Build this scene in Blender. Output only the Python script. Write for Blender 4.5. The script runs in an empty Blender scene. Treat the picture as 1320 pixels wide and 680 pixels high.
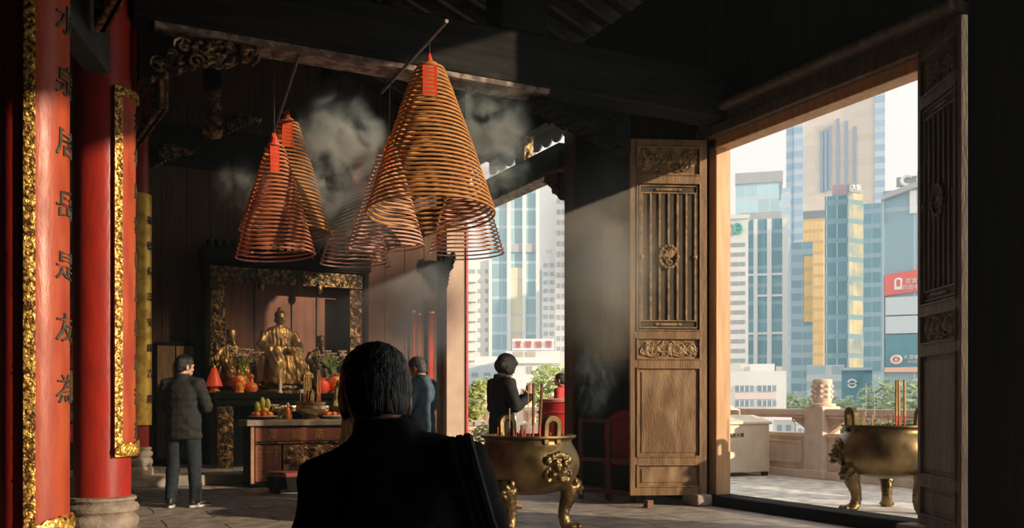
import bpy, math, random
from mathutils import Vector, Matrix, noise
C = bpy.context.scene.collection
PI = math.pi
HALL_D, CITY_D = .0018, .0005
H = 1.16                      # eye height of the photographer (kneeling level)
FPX = 1200.0                  # focal length for a 1320 px wide frame
YAW = math.atan2(0.5, 1.0)    # the view is turned this far to the right of the hall's long axis
RX, RY = math.cos(YAW), -math.sin(YAW)
FX, FY = math.sin(YAW), math.cos(YAW)
def room(r, f, h=0.0):
    return Vector((RX*r + FX*f, RY*r + FY*f, h))
def at(px, py, z):            # survey of the photo: sight line and distance to a place in the hall
    return room((px-660)/FPX*z, z, H + (520-py)/FPX*z)
def ground(px, z, h=0.0):
    return room((px-660)/FPX*z, z, h)
def depth_at_x(px, X):
    u = (px-660)/FPX
    return X/(RX*u + FX)
def depth_at_y(px, Y):
    u = (px-660)/FPX
    return Y/(RY*u + FY)

# ------------------------------------------------------------------ mesh builder
class MB:
    def __init__(s):
        s.v = []; s.f = []; s.m = []; s.mi = 0
    def add(s, vs, fs, M=None):
        b = len(s.v)
        if M is not None: s.v += [tuple(M @ Vector(v)) for v in vs]
        else: s.v += [tuple(v) for v in vs]
        s.f += [tuple(b+i for i in f) for f in fs]; s.m += [s.mi]*len(fs)
        return s
    def box(s, x0, y0, z0, x1, y1, z1, M=None):
        vs = [(x0,y0,z0),(x1,y0,z0),(x1,y1,z0),(x0,y1,z0),(x0,y0,z1),(x1,y0,z1),(x1,y1,z1),(x0,y1,z1)]
        return s.add(vs, [(0,3,2,1),(4,5,6,7),(0,1,5,4),(1,2,6,5),(2,3,7,6),(3,0,4,7)], M)
    def cb(s, c, d, M=None):
        return s.box(c[0]-d[0]/2, c[1]-d[1]/2, c[2]-d[2]/2, c[0]+d[0]/2, c[1]+d[1]/2, c[2]+d[2]/2, M)
    def rings(s, rs, caps=True, closed=False, M=None):
        n = len(rs[0]); vs = [p for r in rs for p in r]; fs = []
        k = len(rs)
        for i in range(k if closed else k-1):
            a, b = i*n, ((i+1) % k)*n
            for j in range(n):
                j2 = (j+1) % n
                fs.append((a+j, a+j2, b+j2, b+j))
        if caps and not closed:
            fs.append(tuple(range(n-1, -1, -1))); fs.append(tuple((k-1)*n+j for j in range(n)))
        return s.add(vs, fs, M)
    def lathe(s, prof, seg=32, M=None, caps=True):
        return s.rings([[(r*math.cos(2*PI*j/seg), r*math.sin(2*PI*j/seg), z) for j in range(seg)] for r, z in prof], caps, False, M)
    def ovals(s, prof, seg=20, M=None):      # (cx, cy, cz, rx, ry) horizontal rings
        return s.rings([[(c[0]+c[3]*math.cos(2*PI*j/seg), c[1]+c[4]*math.sin(2*PI*j/seg), c[2]) for j in range(seg)] for c in prof], True, False, M)
    def tube(s, pts, rad, seg=8, M=None, caps=True, flat=1.0):
        pts = [Vector(p) for p in pts]; n = len(pts)
        if not hasattr(rad, '__len__'): rad = [rad]*n
        t = (pts[1]-pts[0]).normalized()
        u = t.orthogonal().normalized(); rs = []
        for i in range(n):
            d = (pts[min(i+1, n-1)] - pts[max(i-1, 0)])
            if d.length > 1e-9: t = d.normalized()
            u = (u - t*u.dot(t))
            u = u.normalized() if u.length > 1e-6 else t.orthogonal().normalized()
            w = t.cross(u)
            rs.append([tuple(pts[i] + (u*math.cos(2*PI*j/seg) + w*flat*math.sin(2*PI*j/seg))*rad[i]) for j in range(seg)])
        return s.rings(rs, caps, False, M)
    def ball(s, c, r, seg=14, rn=9, M=None):
        if not hasattr(r, '__len__'): r = (r, r, r)
        vs = [(c[0], c[1], c[2]-r[2])]
        for i in range(1, rn):
            a = -PI/2 + PI*i/rn
            for j in range(seg):
                b = 2*PI*j/seg
                vs.append((c[0]+r[0]*math.cos(a)*math.cos(b), c[1]+r[1]*math.cos(a)*math.sin(b), c[2]+r[2]*math.sin(a)))
        vs.append((c[0], c[1], c[2]+r[2])); e = len(vs)-1
        fs = [(0, 1+(j+1) % seg, 1+j) for j in range(seg)]
        for i in range(rn-2):
            for j in range(seg):
                a, b = 1+i*seg, 1+(i+1)*seg
                fs.append((a+j, a+(j+1) % seg, b+(j+1) % seg, b+j))
        a = 1+(rn-2)*seg
        fs += [(e, a+j, a+(j+1) % seg) for j in range(seg)]
        return s.add(vs, fs, M)
    def prism(s, prof, y0, y1, M=None):      # outline in x,z pulled along y
        n = len(prof)
        vs = [(x, y0, z) for x, z in prof] + [(x, y1, z) for x, z in prof]
        fs = [tuple(range(n)), tuple(range(2*n-1, n-1, -1))] + [(i, n+i, n+(i+1) % n, (i+1) % n) for i in range(n)]
        return s.add(vs, fs, M)
    def mesh(s, name, smooth=False):
        me = bpy.data.meshes.new(name); me.from_pydata(s.v, [], s.f); me.update()
        if any(s.m):
            me.polygons.foreach_set('material_index', s.m)
        if smooth: me.polygons.foreach_set('use_smooth', [True]*len(me.polygons))
        return me

def link(name, me, mats, parent=None):
    o = bpy.data.objects.new(name, me); C.objects.link(o)
    for m in (mats if isinstance(mats, (list, tuple)) else [mats]): me.materials.append(m)
    if parent: o.parent = parent
    return o
def auto_smooth(me, ang=0.7):
    me.polygons.foreach_set('use_smooth', [True]*len(me.polygons))
    import bmesh
    bm = bmesh.new(); bm.from_mesh(me); bmesh.ops.recalc_face_normals(bm, faces=bm.faces)
    for e in bm.edges:
        if len(e.link_faces) == 2 and e.calc_face_angle(0) > ang: e.smooth = False
    bm.to_mesh(me); bm.free(); me.update()
def part(mb, name, mats, parent=None, smooth=True, bev=0.0, label=None):
    me = mb.mesh(name)
    if smooth: auto_smooth(me)
    o = link(name, me, mats, parent)
    if bev:
        b = o.modifiers.new('bevel', 'BEVEL'); b.width = bev; b.segments = 2; b.limit_method = 'ANGLE'; b.angle_limit = 0.6
    if label: o['label'] = label
    return o
def tag(o, label=None, cat=None, group=None, kind=None):
    if label: o['label'] = label
    if cat: o['category'] = cat
    if group: o['group'] = group
    if kind: o['kind'] = kind
    return o
def thing(name, label, cat, loc=(0,0,0), rz=0.0, group=None, kind=None):
    o = bpy.data.objects.new(name, None); C.objects.link(o); o.empty_display_size = 0.1
    o.location = loc; o.rotation_euler = (0, 0, rz)
    return tag(o, label, cat, group, kind)
def struct(mb, name, mats, parent=None, smooth=True, bev=0.0):
    o = part(mb, name, mats, parent, smooth, bev)
    if not parent: o['kind'] = 'structure'
    return o
def copy_tree(o, parent=None):
    c = o.copy(); C.objects.link(c)
    if parent: c.parent = parent
    for ch in list(o.children): copy_tree(ch, c)
    return c
def melt(mb, voxel, smooth=3, disp=None, name='body'):   # fuse overlapping solids into one continuous skin
    me = mb.mesh('tmp'); o = bpy.data.objects.new('tmp', me); C.objects.link(o)
    r = o.modifiers.new('r', 'REMESH'); r.mode = 'VOXEL'; r.voxel_size = voxel
    if smooth:
        q = o.modifiers.new('s', 'SMOOTH'); q.iterations = smooth; q.factor = 0.5
    dg = bpy.context.evaluated_depsgraph_get()
    out = bpy.data.meshes.new_from_object(o.evaluated_get(dg)); out.name = name
    bpy.data.objects.remove(o); bpy.data.meshes.remove(me)
    if disp:
        ns = [v.normal.copy() for v in out.vertices]
        for v, nn in zip(out.vertices, ns): v.co += nn*disp(v.co)
    out.polygons.foreach_set('use_smooth', [True]*len(out.polygons)); out.update()
    return out
def fbm(p, s=1.0): return noise.noise(Vector(p)*s)

def spiral(mb, cx, cz, r, a0, sgn, y=0.0, M=None, turns=1.3, thick=.17, lim=None):
    pts = []; rad = []
    for k in range(13):
        t = k/12; rr = r*(1-.82*t); a = a0 + sgn*t*2*PI*turns
        x, z = cx+rr*math.cos(a), cz+rr*math.sin(a)
        if lim: x = min(max(x, lim[0]), lim[1]); z = min(max(z, lim[2]), lim[3])
        pts.append((x, y-.5*r*thick*t, z)); rad.append(r*thick*(1-.35*t))
    mb.tube(pts, rad, 5, M)
def carve(mb, x0, x1, z0, z1, n, r, seed, y=0.0, M=None, leaf=True):   # scroll and leaf relief facing -y
    R = random.Random(seed); lim = (x0, x1, z0, z1)
    for i in range(n):
        cx = R.uniform(x0+r*.5, x1-r*.5) if x1-x0 > r else (x0+x1)/2
        cz = R.uniform(z0+r*.5, z1-r*.5) if z1-z0 > r else (z0+z1)/2
        spiral(mb, cx, cz, r*R.uniform(.6, 1.1), R.uniform(0, 6.3), R.choice((-1, 1)), y, M, lim=lim)
        if leaf:
            lx, lz = R.uniform(x0+r*.3, x1-r*.3), R.uniform(z0+r*.3, z1-r*.3)
            mb.ball((lx, y, lz), (r*R.uniform(.2, .5), r*.2, r*R.uniform(.2, .5)), 7, 5, M)
_font_cache = {}
def glyphs(body, size, thick=0.004):       # lettering standing in the x,z plane, facing -y, centred
    key = (body, size, thick)
    if key in _font_cache: return _font_cache[key]
    c = bpy.data.curves.new('t', 'FONT'); c.body = body; c.size = size; c.extrude = thick/2; c.resolution_u = 2
    c.align_x = 'CENTER'
    o = bpy.data.objects.new('t', c); C.objects.link(o)
    dg = bpy.context.evaluated_depsgraph_get(); dg.update()
    me = bpy.data.meshes.new_from_object(o.evaluated_get(dg))
    bpy.data.objects.remove(o); bpy.data.curves.remove(c)
    vs = [tuple(v.co) for v in me.vertices]; fs = [tuple(p.vertices) for p in me.polygons]
    if vs:
        mx = (min(v[0] for v in vs)+max(v[0] for v in vs))/2; my = (min(v[1] for v in vs)+max(v[1] for v in vs))/2
        vs = [(v[0]-mx, -v[2], v[1]-my) for v in vs]
    bpy.data.meshes.remove(me); _font_cache[key] = (vs, fs)
    return vs, fs

# ------------------------------------------------------------------ materials
_n = [0]
def mat(name, col, rough=.6, metal=0.0, col2=None, nscale=6.0, lo=.35, hi=.65, bump=0.0, bscale=None, stretch=None, spec=None, detail=4.0, rough2=None, emit=None, estr=1.0, alpha=None):
    m = bpy.data.materials.new(name); m.use_nodes = True
    nt = m.node_tree; N = nt.nodes; L = nt.links; b = N['Principled BSDF']
    b.inputs['Base Color'].default_value = (*col, 1); b.inputs['Roughness'].default_value = rough; b.inputs['Metallic'].default_value = metal
    if spec is not None: b.inputs['Specular IOR Level'].default_value = spec
    tc = N.new('ShaderNodeTexCoord'); mp = N.new('ShaderNodeMapping')
    L.new(tc.outputs['Object'], mp.inputs['Vector'])
    if stretch: mp.inputs['Scale'].default_value = stretch
    nz = N.new('ShaderNodeTexNoise'); nz.inputs['Scale'].default_value = nscale; nz.inputs['Detail'].default_value = detail
    L.new(mp.outputs[0], nz.inputs['Vector'])
    if col2 is not None:
        rp = N.new('ShaderNodeValToRGB'); rp.color_ramp.elements[0].position = lo; rp.color_ramp.elements[1].position = hi
        rp.color_ramp.elements[0].color = (*col, 1); rp.color_ramp.elements[1].color = (*col2, 1)
        L.new(nz.outputs['Fac'], rp.inputs['Fac']); L.new(rp.outputs['Color'], b.inputs['Base Color'])
    if rough2 is not None:
        mr = N.new('ShaderNodeMapRange'); mr.inputs['To Min'].default_value = rough; mr.inputs['To Max'].default_value = rough2
        mr.inputs['From Min'].default_value = .35; mr.inputs['From Max'].default_value = .65
        L.new(nz.outputs['Fac'], mr.inputs['Value']); L.new(mr.outputs[0], b.inputs['Roughness'])
    if bump:
        src = nz
        if bscale:
            src = N.new('ShaderNodeTexNoise'); src.inputs['Scale'].default_value = bscale; src.inputs['Detail'].default_value = 5
            L.new(mp.outputs[0], src.inputs['Vector'])
        bp = N.new('ShaderNodeBump'); bp.inputs['Strength'].default_value = bump; bp.inputs['Distance'].default_value = .02
        L.new(src.outputs['Fac'], bp.inputs['Height']); L.new(bp.outputs[0], b.inputs['Normal'])
    if emit:
        b.inputs['Emission Color'].default_value = (*emit, 1); b.inputs['Emission Strength'].default_value = estr
    return m
def slab_mat(name, c1, c2, cm, bw, bh, rough=.6, mortar=.012):
    m = bpy.data.materials.new(name); m.use_nodes = True
    nt = m.node_tree; N = nt.nodes; L = nt.links; b = N['Principled BSDF']
    tc = N.new('ShaderNodeTexCoord'); nz0 = N.new('ShaderNodeTexNoise'); nz0.inputs['Scale'].default_value = 1.3
    L.new(tc.outputs['Object'], nz0.inputs['Vector'])
    mx = N.new('ShaderNodeVectorMath'); mx.operation = 'MULTIPLY_ADD'; mx.inputs[1].default_value = (.08, .08, 0)
    L.new(nz0.outputs['Color'], mx.inputs[0]); L.new(tc.outputs['Object'], mx.inputs[2])
    br = N.new('ShaderNodeTexBrick'); br.inputs['Scale'].default_value = 1.0; br.inputs['Brick Width'].default_value = bw; br.inputs['Row Height'].default_value = bh
    br.inputs['Mortar Size'].default_value = mortar; br.inputs['Mortar Smooth'].default_value = .3
    br.inputs['Color1'].default_value = (*c1, 1); br.inputs['Color2'].default_value = (*c2, 1); br.inputs['Mortar'].default_value = (*cm, 1)
    L.new(mx.outputs[0], br.inputs['Vector'])
    nz = N.new('ShaderNodeTexNoise'); nz.inputs['Scale'].default_value = 5; nz.inputs['Detail'].default_value = 8
    L.new(tc.outputs['Object'], nz.inputs['Vector'])
    mr = N.new('ShaderNodeMapRange'); mr.inputs['From Min'].default_value = .3; mr.inputs['From Max'].default_value = .7; mr.inputs['To Min'].default_value = .55; mr.inputs['To Max'].default_value = 1.25
    L.new(nz.outputs['Fac'], mr.inputs['Value'])
    mu = N.new('ShaderNodeMix'); mu.data_type = 'RGBA'; mu.blend_type = 'MULTIPLY'; mu.inputs['Factor'].default_value = 1
    L.new(br.outputs['Color'], mu.inputs['A']); L.new(mr.outputs[0], mu.inputs['B']); L.new(mu.outputs['Result'], b.inputs['Base Color'])
    b.inputs['Roughness'].default_value = rough
    ad = N.new('ShaderNodeMath'); ad.operation = 'MULTIPLY_ADD'; ad.inputs[1].default_value = -.6
    L.new(br.outputs['Fac'], ad.inputs[0]); L.new(nz.outputs['Fac'], ad.inputs[2])
    bp = N.new('ShaderNodeBump'); bp.inputs['Strength'].default_value = .6; bp.inputs['Distance'].default_value = .03
    L.new(ad.outputs[0], bp.inputs['Height']); L.new(bp.outputs[0], b.inputs['Normal'])
    return m
def facade(name, glass, band, fh=3.4, bw=1.5, bt=.3, mt=.12, mull=None, rough=.25, metal=0.0, var=None, vscale=.05):
    """curtain wall: storey bands every fh metres, mullions every bw metres, panes tinted a little differently"""
    m = bpy.data.materials.new(name); m.use_nodes = True
    nt = m.node_tree; N = nt.nodes; L = nt.links; b = N['Principled BSDF']
    tc = N.new('ShaderNodeTexCoord'); sp = N.new('ShaderNodeSeparateXYZ'); L.new(tc.outputs['Object'], sp.inputs[0])
    def math_(op, a, bb):
        q = N.new('ShaderNodeMath'); q.operation = op
        for i, x in enumerate((a, bb)):
            if isinstance(x, (int, float)): q.inputs[i].default_value = x
            else: L.new(x, q.inputs[i])
        return q.outputs[0]
    fz = math_('FRACT', math_('DIVIDE', sp.outputs['Z'], fh), 0)
    isb = math_('LESS_THAN', fz, bt)
    hx = math_('ADD', sp.outputs['X'], sp.outputs['Y'])
    fx = math_('FRACT', math_('DIVIDE', hx, bw), 0)
    ism = math_('LESS_THAN', fx, mt)
    wn = N.new('ShaderNodeTexWhiteNoise'); wn.noise_dimensions = '2D'
    cx = N.new('ShaderNodeCombineXYZ'); L.new(math_('FLOOR', math_('DIVIDE', hx, bw*2), 0), cx.inputs[0]); L.new(math_('FLOOR', math_('DIVIDE', sp.outputs['Z'], fh), 0), cx.inputs[1])
    L.new(cx.outputs[0], wn.inputs['Vector'])
    nz = N.new('ShaderNodeTexNoise'); nz.inputs['Scale'].default_value = vscale; nz.inputs['Detail'].default_value = 3; L.new(tc.outputs['Object'], nz.inputs['Vector'])
    g2 = var or tuple(min(1, c*1.35+.04) for c in glass)
    def mix(f, a, c):
        q = N.new('ShaderNodeMix'); q.data_type = 'RGBA'; L.new(f, q.inputs['Factor'])
        for k, x in (('A', a), ('B', c)):
            if isinstance(x, tuple): q.inputs[k].default_value = (*x, 1)
            else: L.new(x, q.inputs[k])
        return q.outputs['Result']
    fac = math_('MULTIPLY', math_('ADD', math_('MULTIPLY', wn.outputs['Value'], .5), math_('MULTIPLY', math_('SUBTRACT', nz.outputs['Fac'], .3), 1.3)), .9)
    q = N.new('ShaderNodeClamp'); L.new(fac, q.inputs[0])
    g = mix(q.outputs[0], glass, g2)
    g = mix(ism, g, mull or band); g = mix(isb, g, band)
    L.new(g, b.inputs['Base Color'])
    mx = math_('MAXIMUM', ism, isb)
    mr = N.new('ShaderNodeMapRange'); mr.inputs['To Min'].default_value = rough; mr.inputs['To Max'].default_value = .8; L.new(mx, mr.inputs['Value']); L.new(mr.outputs[0], b.inputs['Roughness'])
    b.inputs['Metallic'].default_value = metal
    return m
def gold_mat(name, light, dark, scale, rough=.38, metal=.85, lo=.42, hi=.56, bump=.8):  # dark noise share puts the dim carved recesses into the gilding colour
    return mat(name, dark, rough, metal, light, scale, lo, hi, bump, detail=3)

W = {}
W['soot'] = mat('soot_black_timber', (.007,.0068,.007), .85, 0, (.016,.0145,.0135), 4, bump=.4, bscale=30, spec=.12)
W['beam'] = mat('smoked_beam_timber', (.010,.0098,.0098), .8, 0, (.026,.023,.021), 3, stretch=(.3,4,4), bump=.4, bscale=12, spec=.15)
W['beam_edge'] = mat('worn_sky_lit_beam_underside', (.13,.09,.07), .8, 0, (.36,.28,.24), 9, .45, .6, bump=.5)  # wear and sky glow on the underside, both put into the colour
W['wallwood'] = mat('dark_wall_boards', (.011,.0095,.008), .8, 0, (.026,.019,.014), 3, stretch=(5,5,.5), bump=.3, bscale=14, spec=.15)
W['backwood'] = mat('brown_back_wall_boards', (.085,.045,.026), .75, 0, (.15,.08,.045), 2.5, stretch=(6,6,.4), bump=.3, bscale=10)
W['niche'] = mat('niche_red_brown_panel', (.17,.06,.032), .55, 0, (.26,.10,.05), 2, stretch=(5,5,.5), bump=.15)
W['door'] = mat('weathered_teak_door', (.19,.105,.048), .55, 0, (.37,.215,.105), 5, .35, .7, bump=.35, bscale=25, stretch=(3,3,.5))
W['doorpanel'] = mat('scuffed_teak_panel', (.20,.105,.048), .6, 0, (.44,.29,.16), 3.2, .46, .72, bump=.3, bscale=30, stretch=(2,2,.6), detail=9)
W['doordark'] = mat('lattice_shade_tone', (.05,.036,.02), .7, 0, (.09,.062,.034), 6)
W['doorback'] = mat('shade_toned_weathered_door', (.065,.046,.032), .6, 0, (.15,.105,.072), 5, bump=.35, bscale=25, stretch=(3,3,.5))  # darker copy of the door teak, the leaf's shade put into the colour
W['doorcarve'] = mat('carved_teak', (.14,.075,.032), .5, 0, (.42,.27,.13), 12, bump=.2)
W['jamb'] = mat('honey_wood_jamb', (.50,.27,.12), .55, 0, (.64,.38,.19), 4, stretch=(4,4,.4), bump=.2)
W['plaster'] = mat('pink_plaster_reveal', (.52,.375,.28), .8, 0, (.60,.45,.345), 3, bump=.25, bscale=18)
W['red'] = mat('red_lacquer', (.40,.028,.016), .3, 0, (.26,.018,.012), 5, .4, .7, bump=.12, bscale=18, stretch=(2,2,.6), rough2=.45)
W['redboard'] = mat('aged_vermilion_board', (.47,.088,.03), .3, 0, (.32,.036,.018), 4, .4, .72, bump=.12, bscale=16, stretch=(2.5,2.5,.6), rough2=.5)
W['plaque'] = mat('dull_red_plaque', (.55,.075,.045), .45, 0, (.38,.045,.03), 5)
W['gold'] = gold_mat('gilded_scrollwork', (.80,.50,.12), (.14,.06,.014), 30, lo=.43, hi=.58, metal=.55)
W['goldrelief'] = gold_mat('gilded_relief', (1.0,.66,.17), (.55,.28,.05), 9, bump=.3)
W['goldflat'] = gold_mat('gold_leaf_board', (.92,.58,.10), (.66,.36,.05), 7, .45, .5, bump=.15)
W['golddark'] = gold_mat('dark_recess_gilding', (.42,.27,.11), (.05,.032,.018), 14, .5, .6, .45, .65)
W['bronze'] = mat('old_bronze', (.115,.082,.036), .34, .85, (.25,.17,.075), 5, .4, .7, bump=.12, bscale=25, rough2=.48)
W['brassbowl'] = mat('polished_brass_bowl', (.42,.31,.16), .3, .85, (.56,.43,.24), 5, bump=.05)
W['brass'] = mat('gilt_bronze_statue', (.52,.34,.12), .42, .75, (.20,.12,.05), 7, .42, .7, bump=.1)
W['ink'] = mat('dark_green_lettering', (.035,.042,.035), .5, 0, (.08,.085,.06), 30)
W['gilttext'] = mat('gilt_lettering', (.75,.42,.12), .45, .5, (.4,.2,.06), 30)
W['stone'] = mat('carved_stone_base', (.24,.19,.15), .75, 0, (.38,.31,.25), 7, bump=.5, bscale=30)
W['palestone'] = mat('pale_pink_stone', (.76,.58,.46), .85, 0, (.86,.69,.56), 5, bump=.3, bscale=25)
W['floor'] = slab_mat('worn_stone_flags', (.40,.345,.295), (.50,.43,.37), (.12,.10,.085), 1.05, .62)
W['terrace'] = slab_mat('pale_terrace_paving', (.86,.80,.73), (.92,.86,.79), (.66,.60,.54), .9, .6)
W['coil'] = mat('brown_incense_strand', (.48,.20,.055), .7, 0, (.62,.30,.09), 14, bump=.2)
W['coilred'] = mat('reddish_incense_strand', (.50,.15,.085), .7, 0, (.62,.25,.13), 14, bump=.2)
W['coilpink'] = mat('dusty_pink_incense_strand', (.68,.36,.28), .7, 0, (.76,.47,.37), 14, bump=.2)
W['paper'] = mat('red_paper_tag', (.80,.075,.025), .6, 0, (.68,.05,.02), 20)
W['iron'] = mat('black_iron', (.03,.03,.032), .5, .6, (.06,.055,.05), 20)
W['rod'] = mat('dull_steel_rod', (.12,.12,.12), .45, .8, (.2,.19,.18), 12)
W['stick'] = mat('incense_stick', (.50,.30,.12), .8, 0, (.62,.40,.18), 30)
W['stickred'] = mat('red_incense_stick_foot', (.65,.09,.04), .7)
W['thick'] = mat('thick_dark_incense', (.15,.065,.03), .8, 0, (.24,.12,.05), 25)
W['ash'] = mat('incense_ash', (.42,.36,.30), .95, 0, (.55,.48,.40), 20, bump=.6)
W['black'] = mat('black_wool_cloth', (.008,.008,.009), .85, 0, (.014,.014,.016), 30, bump=.25, bscale=180, spec=.2)
W['bagblack'] = mat('black_nylon', (.007,.007,.008), .8, 0, (.02,.02,.022), 30)
W['jacket'] = mat('dark_quilted_cloth', (.012,.013,.0125), .85, 0, (.022,.024,.023), 20, bump=.2, bscale=60)
W['jeans'] = mat('dark_denim', (.009,.015,.022), .9, 0, (.02,.03,.042), 25, bump=.2, bscale=120)
W['trousers'] = mat('charcoal_trousers', (.015,.018,.022), .8, 0, (.03,.034,.04), 20)
W['navy'] = mat('slate_blue_jacket', (.05,.10,.15), .7, 0, (.09,.16,.22), 14, bump=.2, bscale=60)
W['suit'] = mat('dark_suit_cloth', (.010,.013,.014), .8, 0, (.018,.022,.023), 18, bump=.2, bscale=60)
W['khaki'] = mat('khaki_robe_cloth', (.36,.25,.09), .75, 0, (.50,.37,.16), 8, stretch=(6,6,.8), bump=.3)
W['skin'] = mat('skin', (.52,.29,.19), .5, 0, (.60,.35,.24), 9)
W['skin'].node_tree.nodes['Principled BSDF'].inputs['Subsurface Weight'].default_value = .1
W['hair'] = mat('black_hair', (.008,.007,.007), .42, 0, (.018,.015,.013), 60, stretch=(3,3,.4), bump=.6)
W['hairgrey'] = mat('greying_hair', (.05,.05,.052), .5, 0, (.13,.13,.135), 60, bump=.4)
W['shoe'] = mat('dark_shoe_leather', (.02,.02,.02), .45)
W['sole'] = mat('white_rubber_sole', (.6,.58,.54), .7)
W['shoebrown'] = mat('brown_shoe_leather', (.28,.12,.07), .5)
W['redcloth'] = mat('red_cloth', (.55,.05,.035), .75, 0, (.45,.03,.025), 12, bump=.2)
W['cushion'] = mat('faded_red_vinyl', (.36,.09,.085), .5, 0, (.26,.05,.05), 8)
W['steel'] = mat('warm_stainless_steel', (.72,.60,.46), .42, .3, (.82,.70,.56), 4, bump=.05)
W['white'] = mat('white_enamel', (.78,.76,.72), .5, 0, (.7,.68,.64), 8)
W['porcelain'] = mat('white_porcelain', (.8,.76,.7), .3)
W['greenleaf'] = mat('green_leaf', (.16,.30,.05), .6, 0, (.36,.48,.12), 3)
W['bark'] = mat('tree_bark', (.16,.11,.07), .9, 0, (.25,.19,.13), 8, bump=.4)
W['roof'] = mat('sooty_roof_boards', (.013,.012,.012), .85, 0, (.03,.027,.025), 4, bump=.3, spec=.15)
W['rafter'] = mat('grey_brown_rafter', (.10,.08,.065), .8, 0, (.2,.16,.13), 5, stretch=(.5,5,5), bump=.3)
W['orange'] = mat('orange_lacquer', (.75,.2,.04), .35, 0, (.65,.13,.03), 10)
W['yellowred'] = mat('red_yellow_glaze', (.78,.09,.03), .3, 0, (.85,.5,.08), 14, .45, .6)
W['pomelo'] = mat('yellow_green_rind', (.55,.5,.1), .5, 0, (.35,.42,.1), 8)
W['apple'] = mat('red_fruit_skin', (.6,.06,.04), .35, 0, (.75,.3,.08), 5)
W['orangefruit'] = mat('orange_rind', (.85,.42,.06), .45, 0, (.8,.34,.04), 14, bump=.15)
W['petal'] = mat('pale_pink_petal', (.85,.6,.55), .6, 0, (.9,.78,.7), 8)
W['lampred'] = mat('lit_red_lamp_shade', (.75,.06,.03), .45, emit=(1,.10,.03), estr=.15)
W['flame'] = mat('candle_flame', (1,.6,.2), .5, emit=(1,.55,.15), estr=6)
W['rust'] = mat('red_brown_wood', (.22,.075,.04), .55, 0, (.14,.05,.03), 6, stretch=(3,3,.5))
W['redpaint'] = mat('red_paint', (.62,.04,.03), .4, 0, (.48,.03,.025), 8)
W['darkgreenwood'] = mat('grey_green_painted_beam', (.03,.037,.034), .8, 0, (.055,.064,.058), 5)
# ================================================================== the hall
XW, YB, XL, YF = 6.9, 16.8, -2.6, -4.0
def roof_z(x): return 8.3 - .41*abs(x-2.2)
m = MB(); m.box(XL-.2, YF-.2, -.3, 7.0, YB+.2, 0); struct(m, 'floor', W['floor'], smooth=False)
m = MB(); m.box(7.0, -3, -.35, 11.35, 34, 0); struct(m, 'floor_terrace', W['terrace'], smooth=False)
m = MB(); m.box(-.3, 13.75, 0, 6.2, YB, .15); struct(m, 'floor_altar_platform', W['floor'], smooth=False, bev=.015)
# right wall: an unseen open bay sized to let sun reach columns and coils, the double door, the dark boarded stretch, the tall far opening
m = MB()
T = .16
def wr(y0, y1, z0, z1, t=T): m.box(XW, y0, z0, XW+t, y1, z1)
wr(YF, -3.3, 0, 6.35); wr(-3.3, 4.7, 6.1, 6.35); wr(4.7, 5.60, 0, 6.35); wr(5.60, 8.58, 4.2, 6.35)
wr(8.58, 11.98, 0, 6.35); wr(11.98, 16.62, 5.5, 6.35)
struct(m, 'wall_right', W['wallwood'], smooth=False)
m = MB(); m.box(XW, 16.62, 0, XW+.42, 16.98, 6.35); struct(m, 'wall_right_pier', W['plaster'], smooth=False, bev=.01)
m = MB()
for i in range(24):
    x = XL + (9.5/24)*i
    m.box(x+.006, YB, 0, x+9.5/24-.006, YB+.06, 6.3)
m.box(XL, YB+.05, 0, XW, YB+.15, 8.4)
struct(m, 'wall_back', W['backwood'], smooth=False)
m = MB(); m.box(XL-.15, YF, 0, XL, YB, 6.5); struct(m, 'wall_left', W['wallwood'], smooth=False)
m = MB(); m.box(XL, YF-.15, 0, XW, YF, 8.4); struct(m, 'wall_front', W['wallwood'], smooth=False)
# roof
m = MB()
for s in (-1, 1):
    xe = 7.15 if s > 0 else -2.75
    m.add([(2.2, YF-.2, 8.42), (xe, YF-.2, roof_z(xe)+.12), (xe, YB+.3, roof_z(xe)+.12), (2.2, YB+.3, 8.42), (2.2, YF-.2, 8.5), (xe, YF-.2, roof_z(xe)+.2), (xe, YB+.3, roof_z(xe)+.2), (2.2, YB+.3, 8.5)],
          [(0,1,2,3),(7,6,5,4),(0,4,5,1),(1,5,6,2),(2,6,7,3),(3,7,4,0)])
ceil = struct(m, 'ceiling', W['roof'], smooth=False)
rm = None
for s in (1, -1):
    xe = 7.0 if s > 0 else -2.6
    q = MB(); q.add([(2.2, -.045, 8.26), (xe, -.045, roof_z(xe)-.04), (xe, .045, roof_z(xe)-.04), (2.2, .045, 8.26), (2.2, -.045, 8.42), (xe, -.045, roof_z(xe)+.12), (xe, .045, roof_z(xe)+.12), (2.2, .045, 8.42)],
          [(0,1,2,3),(7,6,5,4),(0,4,5,1),(1,5,6,2),(2,6,7,3),(3,7,4,0)])
    r0 = part(q, 'rafter', W['rafter'], ceil, smooth=False); r0.location.y = 4.0
    for i in range(1, 26):
        c = r0.copy(); C.objects.link(c); c.parent = ceil; c.location.y = 4.0+.48*i
for x, z in ((4.6, 0), (6.0, 0), (.2, 0), (-1.2, 0), (3.3, 0)):
    m = MB(); zz = roof_z(x)-.16; m.tube([(x, 2, zz), (x, YB, zz)], .11, 12); struct(m, 'roof_purlin_beam', W['beam'])
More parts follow.
